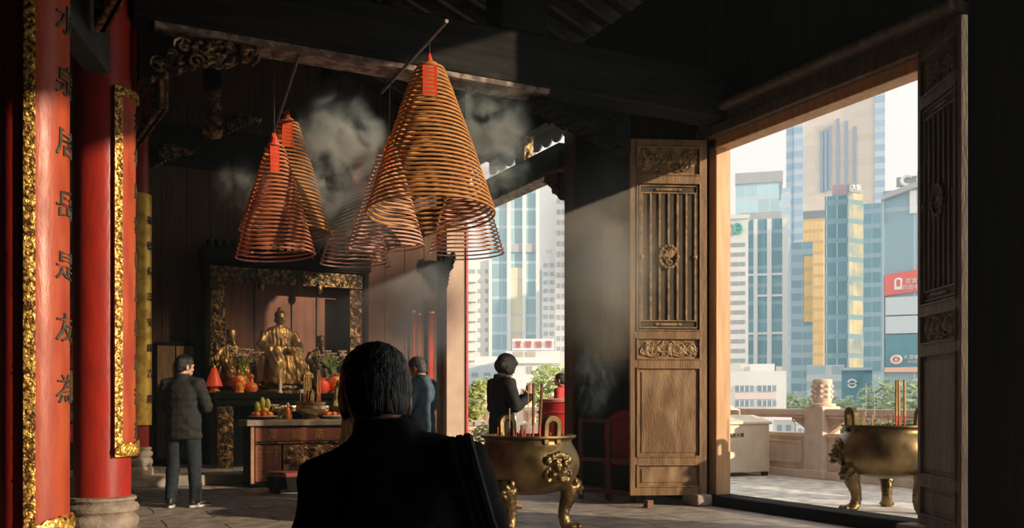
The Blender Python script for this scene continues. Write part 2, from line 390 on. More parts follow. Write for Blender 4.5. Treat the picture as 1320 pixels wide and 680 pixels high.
# cross beams
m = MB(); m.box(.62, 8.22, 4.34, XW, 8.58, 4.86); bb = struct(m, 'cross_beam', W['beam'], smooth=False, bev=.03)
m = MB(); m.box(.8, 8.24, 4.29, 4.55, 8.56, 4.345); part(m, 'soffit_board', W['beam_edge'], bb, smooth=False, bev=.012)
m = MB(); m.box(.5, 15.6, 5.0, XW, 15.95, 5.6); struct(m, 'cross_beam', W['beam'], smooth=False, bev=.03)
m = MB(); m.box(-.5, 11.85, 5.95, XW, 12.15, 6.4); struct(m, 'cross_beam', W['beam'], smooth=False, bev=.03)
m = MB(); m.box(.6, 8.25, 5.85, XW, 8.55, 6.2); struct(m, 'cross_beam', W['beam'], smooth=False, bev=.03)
m = MB(); m.box(-.1, .2, 3.83, .1, 1.56, 4.35, Matrix.Translation((-.09, 6.75, 0)) @ Matrix.Rotation(-math.atan2(.52, 1.68), 4, 'Z')); struct(m, 'tie_beam', W['darkgreenwood'], smooth=False, bev=.02)
# posts standing on the cross beam, with a carved block each
for x, w in ((4.25, .52), (2.5, .34)):
    m = MB(); m.box(x-w/2, 8.2, 4.87, x+w/2, 8.6, roof_z(x)-.05); struct(m, 'roof_post_beam', W['soot'], smooth=False, bev=.03)
# far opening: lintel beam, corbels, jamb boards
m = MB(); m.box(XW-.14, 11.98, 4.66, XW+.2, 16.62, 5.02); lb = struct(m, 'trim_lintel', W['beam'], smooth=False, bev=.02)
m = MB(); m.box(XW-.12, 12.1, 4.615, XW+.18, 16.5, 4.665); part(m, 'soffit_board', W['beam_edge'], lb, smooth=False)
m = MB(); m.box(XW-.05, 11.72, 0, XW+.18, 11.98, 5.5); struct(m, 'trim_jamb', W['rust'], smooth=False, bev=.015)
m = MB(); m.box(XW+.40, 16.58, 0, XW+.44, 16.63, 4.7); struct(m, 'trim_red_edge', W['redpaint'], smooth=False)
# near door: frame, stepped mouldings, threshold
m = MB(); m.box(XW-.04, 8.49, .1, XW+.17, 8.62, 4.2); m.box(XW-.04, 5.56, .1, XW+.17, 5.69, 4.2); m.box(XW-.04, 5.56, 4.09, XW+.17, 8.62, 4.22)
struct(m, 'trim_door_frame', W['jamb'], smooth=False, bev=.01)
m = MB(); m.box(XW-.14, 5.3, 4.2, XW, 8.75, 4.32); m.box(XW-.10, 5.3, 4.32, XW, 8.75, 4.42); m.box(XW-.2, 5.25, 4.42, XW, 8.8, 4.52)
m.tube([(XW-.2, 5.25, 4.47), (XW-.2, 8.8, 4.47)], .05, 10)
struct(m, 'trim_door_moulding', W['doorback'], bev=.01)
m = MB(); m.box(XW-.12, 5.3, 0, XW+.2, 8.8, .12); struct(m, 'trim_threshold', W['soot'], smooth=False, bev=.02)
m = MB(); m.box(XW-.34, 8.44, 0, XW-.13, 8.74, .13); m.box(XW-.34, 5.42, 0, XW-.13, 5.72, .13)
struct(m, 'trim_pivot_stone', W['stone'], smooth=False, bev=.02)
# a brown board fixed high on the boarded stretch of wall
m = MB(); m.box(XW-.05, 8.9, 1.75, XW-.005, 10.9, 3.55)
for i in range(4): m.box(XW-.06, 8.9, 1.75+.45*i+.01, XW-.05, 10.9, 2.2+.45*i-.01)
struct(m, 'trim_wall_boarding', W['door'], smooth=False)
# outer eave over the far opening with a scalloped board
m = MB(); m.add([(7.0, 11, 6.45), (8.25, 11, 6.15), (8.25, 17.5, 6.15), (7.0, 17.5, 6.45), (7.0, 11, 6.52), (8.25, 11, 6.22), (8.25, 17.5, 6.22), (7.0, 17.5, 6.52)],
          [(0,1,2,3),(7,6,5,4),(0,4,5,1),(1,5,6,2),(2,6,7,3),(3,7,4,0)])
ev = struct(m, 'trim_outer_eave', W['darkgreenwood'], smooth=False)
m = MB(); prof = [(17.5, 6.2), (11.0, 6.2)]; n = 17; st = 6.5/n
for i in range(n):
    for k in range(7):
        a = PI*k/6
        prof.append((11.0+st*i+st*(1-math.cos(a))/2, 6.0-.13*math.sin(a)))
m.prism([(x, z) for x, z in prof], 0, .03, Matrix.Translation((8.25, 0, 0)) @ Matrix.Rotation(PI/2, 4, 'Z'))
part(m, 'scalloped_board', mat('grey_painted_valance', (.16,.19,.19), .7), ev, smooth=False)

# ------------------------------------------------------------------ door leaves
def door_leaf(name, w, h, frame_m, panel_m, carve_m, label, seed):
    root = thing(name, label, 'door', kind='structure')
    t = .055; st = .085
    zb = [0, .026, .085, .11, .357, .383, .44, .464, .876, .901, .978, 1.0]   # rails as shares of the height
    z = [q*h for q in zb]
    rails = [(z[0], z[1]), (z[2], z[3]), (z[4], z[5]), (z[6], z[7]), (z[8], z[9]), (z[10], z[11])]
    m = MB(); m.box(0, -t/2, 0, st, t/2, h); m.box(w-st, -t/2, 0, w, t/2, h)
    for a, b in rails: m.box(st, -t/2, a, w-st, t/2, b)
    bays = [(z[1], z[2]), (z[3], z[4]), (z[5], z[6]), (z[7], z[8]), (z[9], z[10])]
    for a, b in bays:                                    # raised bead round every bay, both faces
        for s in (-1, 1):
            y0, y1 = sorted((s*t/2, s*(t/2+.012)))
            m.box(st-.012, y0, a-.012, w-st+.012, y1, a+.006); m.box(st-.012, y0, b-.006, w-st+.012, y1, b+.012)
            m.box(st-.012, y0, a, st+.006, y1, b); m.box(w-st-.006, y0, a, w-st+.012, y1, b)
    part(m, 'frame', frame_m, root, smooth=False, bev=.006)
    for (a, b) in (bays[0], bays[1]):
        m = MB(); m.box(st, -.012, a, w-st, .012, b); m.box(st+.045, -.022, a+.04, w-st-.045, .022, b-.04)
        part(m, 'panel', panel_m, root, smooth=False, bev=.008)
    for k, (a, b) in enumerate((bays[2], bays[4])):
        m = MB(); m.box(st, -.010, a, w-st, .010, b)
        for s, rot in ((-1, Matrix.Identity(4)), (1, Matrix.Rotation(PI, 4, 'Z') @ Matrix.Translation((-w, 0, 0)))):
            carve(m, st+.03, w-st-.03, a+.03, b-.03, 26, .075, seed+k, -.014, rot)
            for q in range(5):
                cx = st+.1+(w-2*st-.2)*q/4
                m.ball((cx, -.016, (a+b)/2), (.035, .016, .04), 8, 5, rot)
        part(m, 'carved_panel', carve_m, root)
    a, b = bays[3]
    m = MB(); m.box(st, -.006, a, w-st, .006, b); part(m, 'lattice_shade_sheet', W['doordark'], root, smooth=False)  # dark sheet added for the gloom seen through the open lattice
    m = MB()
    for s in (-1, 1):
        y0, y1 = sorted((s*.006, s*.024))
        m.box(st+.02, y0, a+.02, w-st-.02, y1, a+.035); m.box(st+.02, y0, a+.1, w-st-.02, y1, a+.115)
        m.box(st+.02, y0, b-.035, w-st-.02, y1, b-.02); m.box(st+.02, y0, b-.115, w-st-.02, y1, b-.1)
        m.box(st+.02, y0, a+.02, st+.035, y1, b-.02); m.box(w-st-.035, y0, a+.02, w-st-.02, y1, b-.02)
        for zz in (a+.067, b-.067):
            m.cb((w/2, s*.014, zz), (.2, .014, .03))
            for q in (-1, 1): m.ball((w/2+q*.13, s*.014, zz), (.03, .01, .018), 8, 5)
    part(m, 'lattice_frame', carve_m, root, smooth=False, bev=.004)
    n = 7
    for i in range(n):
        x = st+.05+(w-2*st-.1)*i/(n-1)
        m = MB(); m.box(x-.011, -.024, a+.115, x+.011, .024, b-.115); part(m, 'lattice_bar', carve_m, root, smooth=False, bev=.004)
    m = MB(); cz = (a+b)/2
    for s in (-1, 1):
        m.tube([(w/2+.105*math.cos(q*PI/12), s*.03, cz+.125*math.sin(q*PI/12)) for q in range(25)], .014, 6, caps=False)
        for q in range(16):
            an = q*PI/8; m.ball((w/2+.105*math.cos(an), s*.034, cz+.125*math.sin(an)), (.022, .014, .022), 7, 5)
        R = random.Random(seed+5)
        for q in range(9): spiral(m, w/2+R.uniform(-.05, .05), cz+R.uniform(-.06, .06), .045, R.uniform(0, 6), R.choice((-1, 1)), s*.03, thick=.22)
        for q in (-1, 1): m.ball((w/2+q*(w/2-st-.05), s*.028, cz), (.025, .012, .03), 7, 5)
    part(m, 'medallion', carve_m, root)
    m = MB()
    for zz in (-.02, h): m.tube([(w-.03, 0, zz), (w-.03, 0, zz+.03)], .022, 10)
    part(m, 'pivot', W['iron'], root)
    return root
HL = 4.06
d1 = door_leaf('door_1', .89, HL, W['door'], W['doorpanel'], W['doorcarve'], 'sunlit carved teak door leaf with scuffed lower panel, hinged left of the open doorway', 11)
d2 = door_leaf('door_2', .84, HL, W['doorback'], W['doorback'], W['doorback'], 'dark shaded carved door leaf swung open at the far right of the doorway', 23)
hinge = Vector((XW-.14, 8.56, .115))
far = ground(818, 10.62); d = (hinge-far); d.z = 0; d.normalize()
d1.location = (hinge.x-d.x*.88, hinge.y-d.y*.88, .115); d1.rotation_euler.z = math.atan2(d.y, d.x)
hinge = Vector((XW-.14, 5.62, .115)); tip = ground(1244, 7.2); e = (tip-hinge); e.z = 0; e.normalize()
d2.location = (hinge.x+e.x*.84, hinge.y+e.y*.84, .115); d2.rotation_euler.z = math.atan2(-e.y, -e.x)

# ------------------------------------------------------------------ camera, daylight
cam = bpy.data.cameras.new('camera'); co = bpy.data.objects.new('camera', cam); C.objects.link(co)
cam.sensor_width = 36; cam.lens = FPX/1320*36; cam.shift_y = 180/1320; cam.clip_end = 3000; cam.clip_start = .05
co.location = (0, 0, H); co.rotation_euler = (PI/2, 0, -YAW); bpy.context.scene.camera = co
sd = Vector((-.608, .778, -.262)).normalized()
sun = bpy.data.lights.new('sun', 'SUN'); sun.energy = 5.0; sun.angle = math.radians(.8); sun.color = (1, .80, .56)
so = bpy.data.objects.new('sun', sun); C.objects.link(so); so.rotation_euler = sd.to_track_quat('-Z', 'Y').to_euler(); so.location = (30, -20, 20)
sp = bpy.data.lights.new('added_altar_light', 'SPOT'); sp.energy = 950; sp.spot_size = math.radians(42); sp.spot_blend = .7; sp.color = (1, .74, .45); sp.shadow_soft_size = .12  # unseen lamp added to warm the altar, which the sun misses
spo = bpy.data.objects.new('added_altar_light', sp); C.objects.link(spo); spo.location = (6.3, 10.6, 4.9); spo.rotation_euler = (Vector((3.3, 14.6, 1.35))-Vector((6.3, 10.6, 4.9))).to_track_quat('-Z', 'Y').to_euler()
w = bpy.data.worlds.new('sky'); bpy.context.scene.world = w; w.use_nodes = True
bg = w.node_tree.nodes['Background']; bg.inputs[0].default_value = (.93, .93, .90, 1); bg.inputs[1].default_value = 1.12
sc = bpy.context.scene
sc.view_settings.view_transform = 'Standard'; sc.view_settings.look = 'None'; sc.view_settings.gamma = 1; sc.view_settings.use_curve_mapping = False
sc.view_settings.exposure = 0
sc.cycles.use_denoising = True
sc.cycles.max_bounces = 8; sc.cycles.volume_bounces = 0; sc.cycles.caustics_reflective = False; sc.cycles.caustics_refractive = False
sc.cycles.sample_clamp_indirect = 4.0
# ================================================================== red columns, couplet boards, plaques, carved brackets
def column(px, z, r, top, label, base_z=0.0, bh=.40):
    p = ground(px, z, base_z)
    root = thing('red_column', label, 'column', p, YAW*-1)
    m = MB(); m.lathe([(r, bh-.01), (r*1.0, bh+1), (r*.985, top-base_z)], 40); part(m, 'shaft', W['red'], root)
    m = MB()
    m.lathe([(r*1.12, .12), (r*1.2, .14), (r*1.27, .17), (r*1.28, .205), (r*1.2, .235), (r*1.12, .245), (r*1.14, .26), (r*1.26, .28), (r*1.29, .31), (r*1.22, .335), (r*1.1, .345), (r*1.12, .357), (r*1.2, .372), (r*1.18, .392), (r*1.02, .40)], 40)
    part(m, 'stone_base', W['stone'], root)
    m = MB(); m.lathe([(r*1.42, 0), (r*1.42, .08), (r*1.3, .125)], 8); part(m, 'plinth', W['stone'], root, smooth=False, bev=.01)
    return root, p
def bent(vs, R0):            # wrap an x,z drawing facing -y round a post of radius R0
    return [((R0-y)*math.sin(x/R0), -(R0-y)*math.cos(x/R0), z) for x, y, z in vs]
def arc_plate(m, R0, a0, a1, z0, z1, t, n=18, y0=0.0):
    rs = []
    for i in range(n+1):
        a = a0+(a1-a0)*i/n
        rs.append([(r*math.sin(a), -r*math.cos(a), z) for r, z in ((R0+y0, z0), (R0+y0+t, z0), (R0+y0+t, z1), (R0+y0, z1))])
    m.rings(rs)
def couplet(p, R0, half, phi, z0, z1, chars, csize, cstep, ctop, board_m, label, foot=False, border=True, seed=1):
    """half-round board hung on a column; phi turns its centre line away from the photographer"""
    to_cam = math.atan2(-p.y, -p.x)
    root = thing('couplet_board', label, 'couplet board', (p.x, p.y, 0), to_cam+phi+PI/2)
    m = MB(); arc_plate(m, R0, -half, half, z0, z1, .03, 28); part(m, 'board', board_m, root)
    if border:
        bw = .055/R0
        for s in (-1, 1):
            m = MB(); arc_plate(m, R0, s*half-(bw if s > 0 else 0), s*half+(0 if s > 0 else bw), z0, z1, .022, 5, .022)
            q = MB(); rr = random.Random(seed+s); zz = z0+.04
            while zz < min(z1, 5.6)-.03:
                spiral(q, s*(half*R0-.028), zz, .026, rr.uniform(0, 6), rr.choice((-1, 1)), -.045, thick=.2, turns=1.0); zz += .045
            m.v, m.f, m.m = m.v+bent(q.v, R0), m.f+[tuple(len(m.v)+i for i in f) for f in q.f], m.m+q.m
            part(m, 'gilt_border', W['gold'], root)
        m = MB(); arc_plate(m, R0, -half, half, z1-.07, z1, .026, 28, .022)
        q = MB(); carve(q, -half*R0, half*R0, z1-.065, z1-.005, 18, .035, seed, -.05)
        m.v, m.f, m.m = m.v+bent(q.v, R0), m.f+[tuple(len(m.v)+i for i in f) for f in q.f], m.m+q.m
        part(m, 'gilt_border', W['gold'], root)
    if foot:
        h = foot
        m = MB(); arc_plate(m, R0, -half, half, z0, z0+h*.55, .028, 28, .02)
        q = MB(); carve(q, -half*R0, half*R0, z0+.01, z0+h*.95, int(46*h/.2), .06, seed+3, -.05)
        m.v, m.f, m.m = m.v+bent(q.v, R0), m.f+[tuple(len(m.v)+i for i in f) for f in q.f], m.m+q.m
        part(m, 'carved_foot', W['goldrelief'], root)
    z = ctop
    for ch in chars:
        vs, fs = glyphs(ch, csize, .014)
        m = MB(); m.add(bent([(x, y-.034, zz+z) for x, y, zz in vs], R0), fs); part(m, 'character', W['ink'], root, smooth=False)
        z -= cstep
    return root
# nearest column: its board fills most of what is seen of it
r1, p1 = column(41, 6.0, .187, 7.2, 'nearest red column at the left edge, almost hidden by its lettered vermilion board', bh=.19)
for ch in r1.children:
    if not ch.name.startswith('shaft'): ch.scale.z = .48
couplet(p1, .192, 1.32, math.radians(64), .215, 5.6, '山水泉居岳是友為', .20, .395, 4.02, W['redboard'], 'tall vermilion half-round couplet board with dark characters and gilded carved foot, on nearest column', foot=.24, seed=3)
r2, p2 = column(132, 7.72, .222, 7.4, 'middle red column on a ringed stone base, standing behind the nearest column')
couplet(p2, .227, 1.15, math.radians(86), .73, 3.74, '天地風雲日月星辰江海', .15, .285, 3.5, W['redboard'], 'narrow red couplet board with wide gilded border on the middle column', foot=.13, seed=8)
r3, p3 = column(174.5, 13.2, .182, 7.4, 'farthest red column beside the altar platform, with a golden board on it', .15)
couplet(p3, .187, 1.15, math.radians(62), .86, 4.12, '福德長壽安康吉慶', .13, .36, 3.75, W['goldflat'], 'plain golden couplet board with black characters on the farthest column', border=False, seed=9)

def hanging_plaque(p, q, z0, z1, label, chars, tilt, seed):
    d = q-p; L = d.length; root = thing('hanging_plaque', label, 'plaque', (p.x, p.y, z0), math.atan2(d.y, d.x))
    hh = z1-z0; M = Matrix.Rotation(tilt, 4, 'X')
    m = MB(); m.box(0, -.02, 0, L, .02, hh, M); part(m, 'board', W['plaque'], root, smooth=False, bev=.006)
    for a in ((0, 0, L, .06), (0, hh-.06, L, hh), (0, .06, .06, hh-.06), (L-.06, .06, L, hh-.06)):
        m = MB(); m.box(a[0], -.045, a[1], a[2], .03, a[3], M)
        carve(m, a[0]+.005, a[2]-.005, a[1]+.005, a[3]-.005, int(10+30*max(a[2]-a[0], a[3]-a[1])), .035, seed, -.05, M)
        part(m, 'gilt_frame', W['golddark'], root)
    x = L*.2
    for ch in chars:
        vs, fs = glyphs(ch, hh*.62, .014); m = MB(); m.add([(a+x, b-.025, c+hh/2) for a, b, c in vs], fs, M); part(m, 'character', W['golddark'], root, smooth=False); x += L*.3
    for x in (L*.1, L*.9):
        m = MB(); m.tube([(x, 0, hh-.01), (x, .04, hh+.5)], .008, 6, M); part(m, 'hanger', W['iron'], root)
    return root
a = ground(213, 8.55); b = ground(166, 10.25)
hanging_plaque(b, a, 3.87, 4.33, 'dark red plaque with gilded frame hanging beyond the middle column', '佛光照', .0, 41)
a = ground(157, 6.35); b = ground(131, 6.95)
hanging_plaque(b, a, 3.93, 4.5, 'red plaque with gilded frame cut off by the top edge, above the nearest column', '神恩', .0, 43)

def corbel(name, label, loc, rz, w, h, t, mats, seed, n=22):
    """carved bracket under a beam: deepest at x=0, thinning to x=w, hanging down from z=0"""
    root = thing(name, label, 'bracket', loc, rz)
    prof = [(0, 0), (w, 0), (w, -.12*h)]
    for k in range(1, 9):
        t_ = k/8; prof.append((w*(1-t_), -h*(.12+.88*t_**1.4)-.03*h*math.sin(k*PI)))
    m = MB(); m.prism(prof, -t/2, t/2); part(m, 'bracket_body', W['soot'], root, smooth=False, bev=.01)
    m = MB(); R = random.Random(seed)
    for s in (-1, 1):
        M = Matrix.Identity(4) if s < 0 else Matrix.Scale(-1, 4, (0, 1, 0))
        for i in range(n):
            x = R.uniform(.06, .95)*w; lim = h*(.12+.88*(1-x/w)**1.4)
            zz = -R.uniform(.1, .9)*lim
            spiral(m, x, zz, h*.16*R.uniform(.7, 1.2), R.uniform(0, 6), R.choice((-1, 1)), -t/2-.005, M, thick=.22)
            m.ball((x+R.uniform(-.1, .1)*w, -t/2-.01, zz), (h*.09, .03, h*.06), 7, 5, M)
    for k in range(9):
        x = w*(1-k/9); m.ball((x, 0, -h*(.12+.88*(k/9)**1.4)), (h*.07, t*.6, h*.06), 8, 5)
    part(m, 'carving', mats, root)
    return root
corbel('carved_bracket', 'dark gilded carved bracket under the cross beam beside the middle column', (.68, 8.36, 4.25), 0, .98, .42, .16, W['golddark'], 5)
corbel('carved_bracket', 'gilded carved bracket under the rear beam beside the farthest column', (1.34, 14.2, 4.86), 0, .55, .34, .12, W['golddark'], 6)
corbel('carved_bracket', 'blackened carved bracket under the right end of the cross beam', (5.55, 8.4, 4.24), PI, 1.2, .42, .26, W['soot'], 7, 30)
corbel('carved_bracket', 'small carved bracket under the near end of the far opening beam', (6.86, 12.02, 4.59), PI/2, .5, .42, .12, W['rust'], 9, 12)
corbel('carved_bracket', 'small dark bracket on the pale pier of the far opening', (6.84, 16.60, 4.0), -PI/2, .28, .62, .14, W['soot'], 10, 10)
# hanging gilded post with a bud
p = ground(275, 11.6); root = thing('hanging_post', 'dark hanging roof post with a gilded carved bud at its lower end', 'post', (p.x, p.y, 4.45), -.3)
m = MB(); m.box(-.11, -.11, .62, .11, .11, 3.55); part(m, 'post', W['beam'], root, smooth=False, bev=.02)
m = MB(); m.lathe([(.02, 0), (.09, .03), (.13, .09), (.11, .15), (.07, .19), (.1, .22), (.1, .26), (.075, .28), (.075, .62)], 16)
for k in range(10):
    an = k*PI/5; m.ball((.11*math.cos(an), .11*math.sin(an), .10), (.04, .04, .05), 7, 5)
R_ = random.Random(4)
for k in range(14):
    an = R_.uniform(0, 6.3); m.ball((.08*math.cos(an), .08*math.sin(an), R_.uniform(.3, .6)), (.03, .03, .04), 7, 5)
part(m, 'gilded_bud', W['golddark'], root)
corbel('carved_bracket', 'small gilded bracket beside the hanging roof post', (p.x+.13, p.y-.05, 4.76), -.2, .42, .26, .08, W['golddark'], 16, 12)
# carved post in the far opening's upper part
p = at(672, 235, 15.2); root = thing('carved_post', 'carved post with gilt edge standing on the far opening beam', 'post', (6.98, p.y, 5.02), 0)
m = MB(); m.box(-.08, -.16, 0, .08, .16, .46); part(m, 'post', W['soot'], root, smooth=False, bev=.015)
m = MB(); m.box(-.09, -.2, .03, .07, -.16, .46); m.ball((-.02, -.18, .1), (.07, .05, .12)); carve(m, -.18, .18, .06, .42, 9, .08, 3, 0, Matrix.Translation((-.09, 0, 0)) @ Matrix.Rotation(-PI/2, 4, 'Z'))
part(m, 'gilt_edge', W['golddark'], root)
# ================================================================== hanging incense coils
def rod(p, q, label):
    root = thing('hanging_rod', label, 'rod', p)
    d = q-p; m = MB(); m.tube([(0, 0, 0), d], .016, 10); part(m, 'rod', W['rod'], root)
    for t in (.06, .94):
        c = d*t; m = MB(); m.tube([(c.x, c.y, c.z-.02), (c.x, c.y, c.z+(1.8 if t > .5 else .05))], .006, 6); part(m, 'tie_wire', W['iron'], root)
    return root
HR = 4.27
def on_h(px, py, h): return at(px, py, (h-H)*FPX/(520-py))
rod(on_h(385, 72, HR), on_h(338, 214, HR), 'long steel rod slanting down behind the left pair of incense coils')
rod(on_h(576, 27, HR), on_h(492, 119, HR), 'steel rod above the biggest incense coil')
rod(on_h(614, 114, HR), on_h(500, 196, HR), 'steel rod coming out behind the right side of the biggest coil')
rod(on_h(566, 168, HR), on_h(430, 256, HR), 'thin steel rod half lost in smoke above the pink coils')
def coil(px, apex, bottom, width, z, turns, strand, mtl, label, tilt=0.0, seed=0, hook=HR, ends=.0):
    s = FPX/z; top = at(px, apex, z); hgt = (bottom-apex)/s; Rb = width/2/s
    root = thing('incense_coil', label, 'incense coil', top, seed*1.3, 'hanging incense coils')
    root.rotation_euler = (0, tilt, seed*1.3)
    per = 40; n = int(turns*per); pts = []
    for i in range(n+1):
        t = i/n
        r = Rb*(.17*min(1, (t/.05))**.6 + .83*t**.92) if t > 0 else .004
        zz = -hgt*(.0 + t)
        a = 2*PI*i/per
        w = .004*noise.noise(Vector((i*.05, seed, 0)))
        pts.append(((r+w)*math.cos(a), (r+w)*math.sin(a), zz - .015*hgt*(t**2)*math.sin(a+seed)))
    m = MB(); m.tube(pts, strand, 6); part(m, 'coil_strand', mtl, root)
    # three threads that carry the turns
    for k in range(3):
        a = k*2*PI/3+.4
        q = MB(); q.tube([(Rb*(.17*min(1, t/.05)**.6+.83*t**.92)*math.cos(a), Rb*(.17*min(1, t/.05)**.6+.83*t**.92)*math.sin(a), -hgt*t) for t in [j/14 for j in range(1, 15)]], .0018, 4)
        part(q, 'thread', W['redpaint'], root)
    # red paper tag inside, twist of red paper on top
    tw, th = Rb*.11, hgt*.24
    prof_r = lambda t: Rb*(.17*min(1, t/.05)**.6+.83*t**.92)+.002
    q = MB(); q.rings([[(x, -prof_r(t)+dy, -hgt*t) for x, dy in ((-tw, 0), (tw, 0), (tw, -.004), (-tw, -.004))] for t in (.06, .12, .20, .29)])
    t_ = part(q, 'paper_tag', W['paper'], root, smooth=False); t_.rotation_euler.z = math.atan2(-top.y, -top.x)+PI/2-seed*1.3
    q = MB(); q.tube([(0, 0, -.04), (.006, 0, .0), (-.004, .003, .035), (.004, 0, .075)], [.05, .034, .02, .008], 8); q.tube([(0, 0, .0), (.03, .0, .05), (.05, .01, .055)], [.012, .012, .004], 6)
    part(q, 'paper_twist', W['paper'], root)
    q = MB(); g = hook-top.z
    q.tube([(0, 0, .06), (0, 0, max(.1, g-.05))], .004, 6)
    q.tube([(.022*math.cos(b), 0, g-.02+.022*math.sin(b)) for b in [PI*(-.5+1.6*k/10) for k in range(11)]], .005, 6)
    part(q, 'hook_wire', W['iron'], root)
    return root
coil(554, 80, 280, 166, 8.0, 33, .0105, W['coil'], 'biggest orange-brown incense coil, hanging nearest in the middle', .05, 1)
coil(371, 152, 302, 118, 9.15, 29, .0098, W['coil'], 'golden-brown incense coil with a red tag, upper right of the left pair', -.02, 2)
coil(354, 182, 331, 101, 8.3, 27, .0085, W['coilred'], 'reddish incense coil hanging low in front of the golden-brown one', .02, 3)
coil(501, 186, 320, 98, 9.0, 26, .0085, W['coilpink'], 'pink incense coil partly behind the left edge of the biggest coil', .03, 4)
coil(460, 222, 342, 90, 9.75, 24, .009, W['coilpink'], 'lowest pink incense coil, wrapped in white smoke', .02, 5)
coil(601, 200, 328, 98, 9.2, 25, .008, W['coilpink'], 'thin pale incense coil seen through and below the right side of the biggest coil', .0, 6)
# ================================================================== altar: carved niche, counter, front table, offerings
PZ = .15
# niche
NX0, NX1, NY = 2.42, 5.12, 16.1
root = thing('altar_niche', 'tall dark altar niche with gilded carved surround against the rear wall', 'altar niche', (NX0, NY, PZ))
w_ = NX1-NX0; top = 3.35
m = MB(); m.box(0, .5, 0, w_, .62, top+.3); part(m, 'back_panel', W['niche'], root, smooth=False)
for x in (.85, 1.5, 1.95):
    m = MB(); m.box(x-.012, .475, 1.2, x+.012, .5, top-.25); part(m, 'batten', W['doorback'], root, smooth=False)
for x in (-.06, w_-.02):
    m = MB(); m.box(x, 0, 0, x+.08, .6, top+.1); part(m, 'frame_post', W['soot'], root, smooth=False, bev=.01)
m = MB(); m.box(-.1, -.02, top+.02, w_+.1, .6, top+.3); m.box(-.06, 0, top-.02, w_+.06, .1, top+.02); part(m, 'cornice', W['soot'], root, smooth=False, bev=.015)
for x0, x1, z0, z1, n, sd_ in ((.03, .27, 1.25, top-.3, 70, 1), (w_-.27, w_-.03, 1.25, top-.3, 70, 2), (.03, w_-.03, top-.28, top-.03, 110, 3)):
    m = MB(); m.box(x0, .06, z0, x1, .075, z1); carve(m, x0+.01, x1-.01, z0+.01, z1-.01, n, .075, sd_, .055); part(m, 'carved_screen', W['golddark'], root)
for x in (.86, 1.86):
    m = MB(); m.lathe([(.02, -.16), (.05, -.12), (.06, -.06), (.04, 0), (.03, .02)], 12, Matrix.Translation((x, .03, top-.26))); part(m, 'pendant_boss', W['golddark'], root)
# fringe of small pegs over the cornice
m = MB()
for k in range(22): m.ball((w_*k/21, .1, top+.36), (.035, .03, .07), 7, 5)
part(m, 'cornice_crest', W['soot'], root)
# counter in front of the niche
CY0, CY1, CT = 14.95, 15.75, 1.33
root = thing('altar_counter', 'long dark altar counter with carved legs below the statues', 'counter', (2.3, CY0, PZ))
cw = 2.95
m = MB(); m.box(0, 0, CT-PZ-.09, cw, CY1-CY0, CT-PZ); m.box(.03, .03, CT-PZ-.2, cw-.03, CY1-CY0-.03, CT-PZ-.09); part(m, 'counter_top', W['soot'], root, smooth=False, bev=.012)
for x in (.08, 1.0, cw-.32):
    m = MB(); m.box(x, .06, 0, x+.24, .16, CT-PZ-.2); carve(m, x+.01, x+.23, .05, CT-PZ-.25, 40, .07, int(x*10), .055); part(m, 'carved_leg', W['golddark'], root)
m = MB(); m.box(.1, .3, .03, cw-.1, .34, CT-PZ-.2); part(m, 'back_board', W['soot'], root, smooth=False)
m = MB(); m.box(.02, .12, .92, 1.5, .28, .98) if False else m.box(.05, .02, CT-PZ, 1.1, .3, CT-PZ+.025); part(m, 'shelf_board', W['wallwood'], root, smooth=False)
# front table
AX0, AX1, AY0, AY1, AT = 2.52, 4.35, 13.12, 13.68, .935
root = thing('altar_table', 'front altar table with red carved and lettered face and stone-grey top', 'altar table', (AX0, AY0, 0))
aw = AX1-AX0; ad = AY1-AY0
m = MB(); m.box(-.06, -.05, AT-.085, aw+.06, ad, AT); part(m, 'table_top', W['stone'], root, smooth=False, bev=.012)
m = MB(); m.box(0, 0, .06, aw, ad-.02, AT-.085); m.box(-.02, -.02, 0, aw+.02, ad-.02, .06); part(m, 'table_body', W['soot'], root, smooth=False, bev=.008)
tf = mat('carved_red_brown_face', (.26,.08,.045), .55, 0, (.19,.055,.03), 6, bump=.2)
m = MB(); m.box(.06, -.022, AT-.3, aw-.06, 0, AT-.105); part(m, 'letter_board', tf, root, smooth=False, bev=.006)
m = MB(); m.box(.05, -.03, AT-.335, aw-.05, 0, AT-.31)
for k in range(46): m.ball((.07+(aw-.14)*k/45, -.03, AT-.322), (.02, .012, .014), 6, 4)
part(m, 'gilt_bead', W['golddark'], root)
x = .30
for ch in '澤龍藥清靈':
    vs, fs = glyphs(ch, .15, .012); m = MB(); m.add([(a+x, b-.026, c+AT-.205) for a, b, c in vs], fs); part(m, 'character', W['gilttext'], root, smooth=False); x += .325
m = MB(); m.box(.06, -.018, .08, .42, 0, AT-.345); part(m, 'couplet_panel', tf, root, smooth=False, bev=.006)
m = MB(); m.box(.0, -.03, .06, .045, 0, AT-.1); part(m, 'edge_strip', mat('worn_orange_wood', (.36,.16,.07), .6, 0, (.5,.26,.12), 12), root, smooth=False)
for cx, s in ((.14, '敬奉神恩庇佑合境'), (.23, '光緒年吉日立敬送'), (.34, '國泰民安風調雨順')):
    for k, ch in enumerate(s):
        vs, fs = glyphs(ch, .052, .008); m = MB(); m.add([(a+cx, b-.021, c+AT-.39-.057*k) for a, b, c in vs], fs); part(m, 'character', W['gilttext'], root, smooth=False)
m = MB(); m.box(.45, -.015, .08, aw-.06, 0, AT-.345); carve(m, .47, aw-.08, .1, AT-.36, 80, .1, 77, -.02)
R_ = random.Random(3)
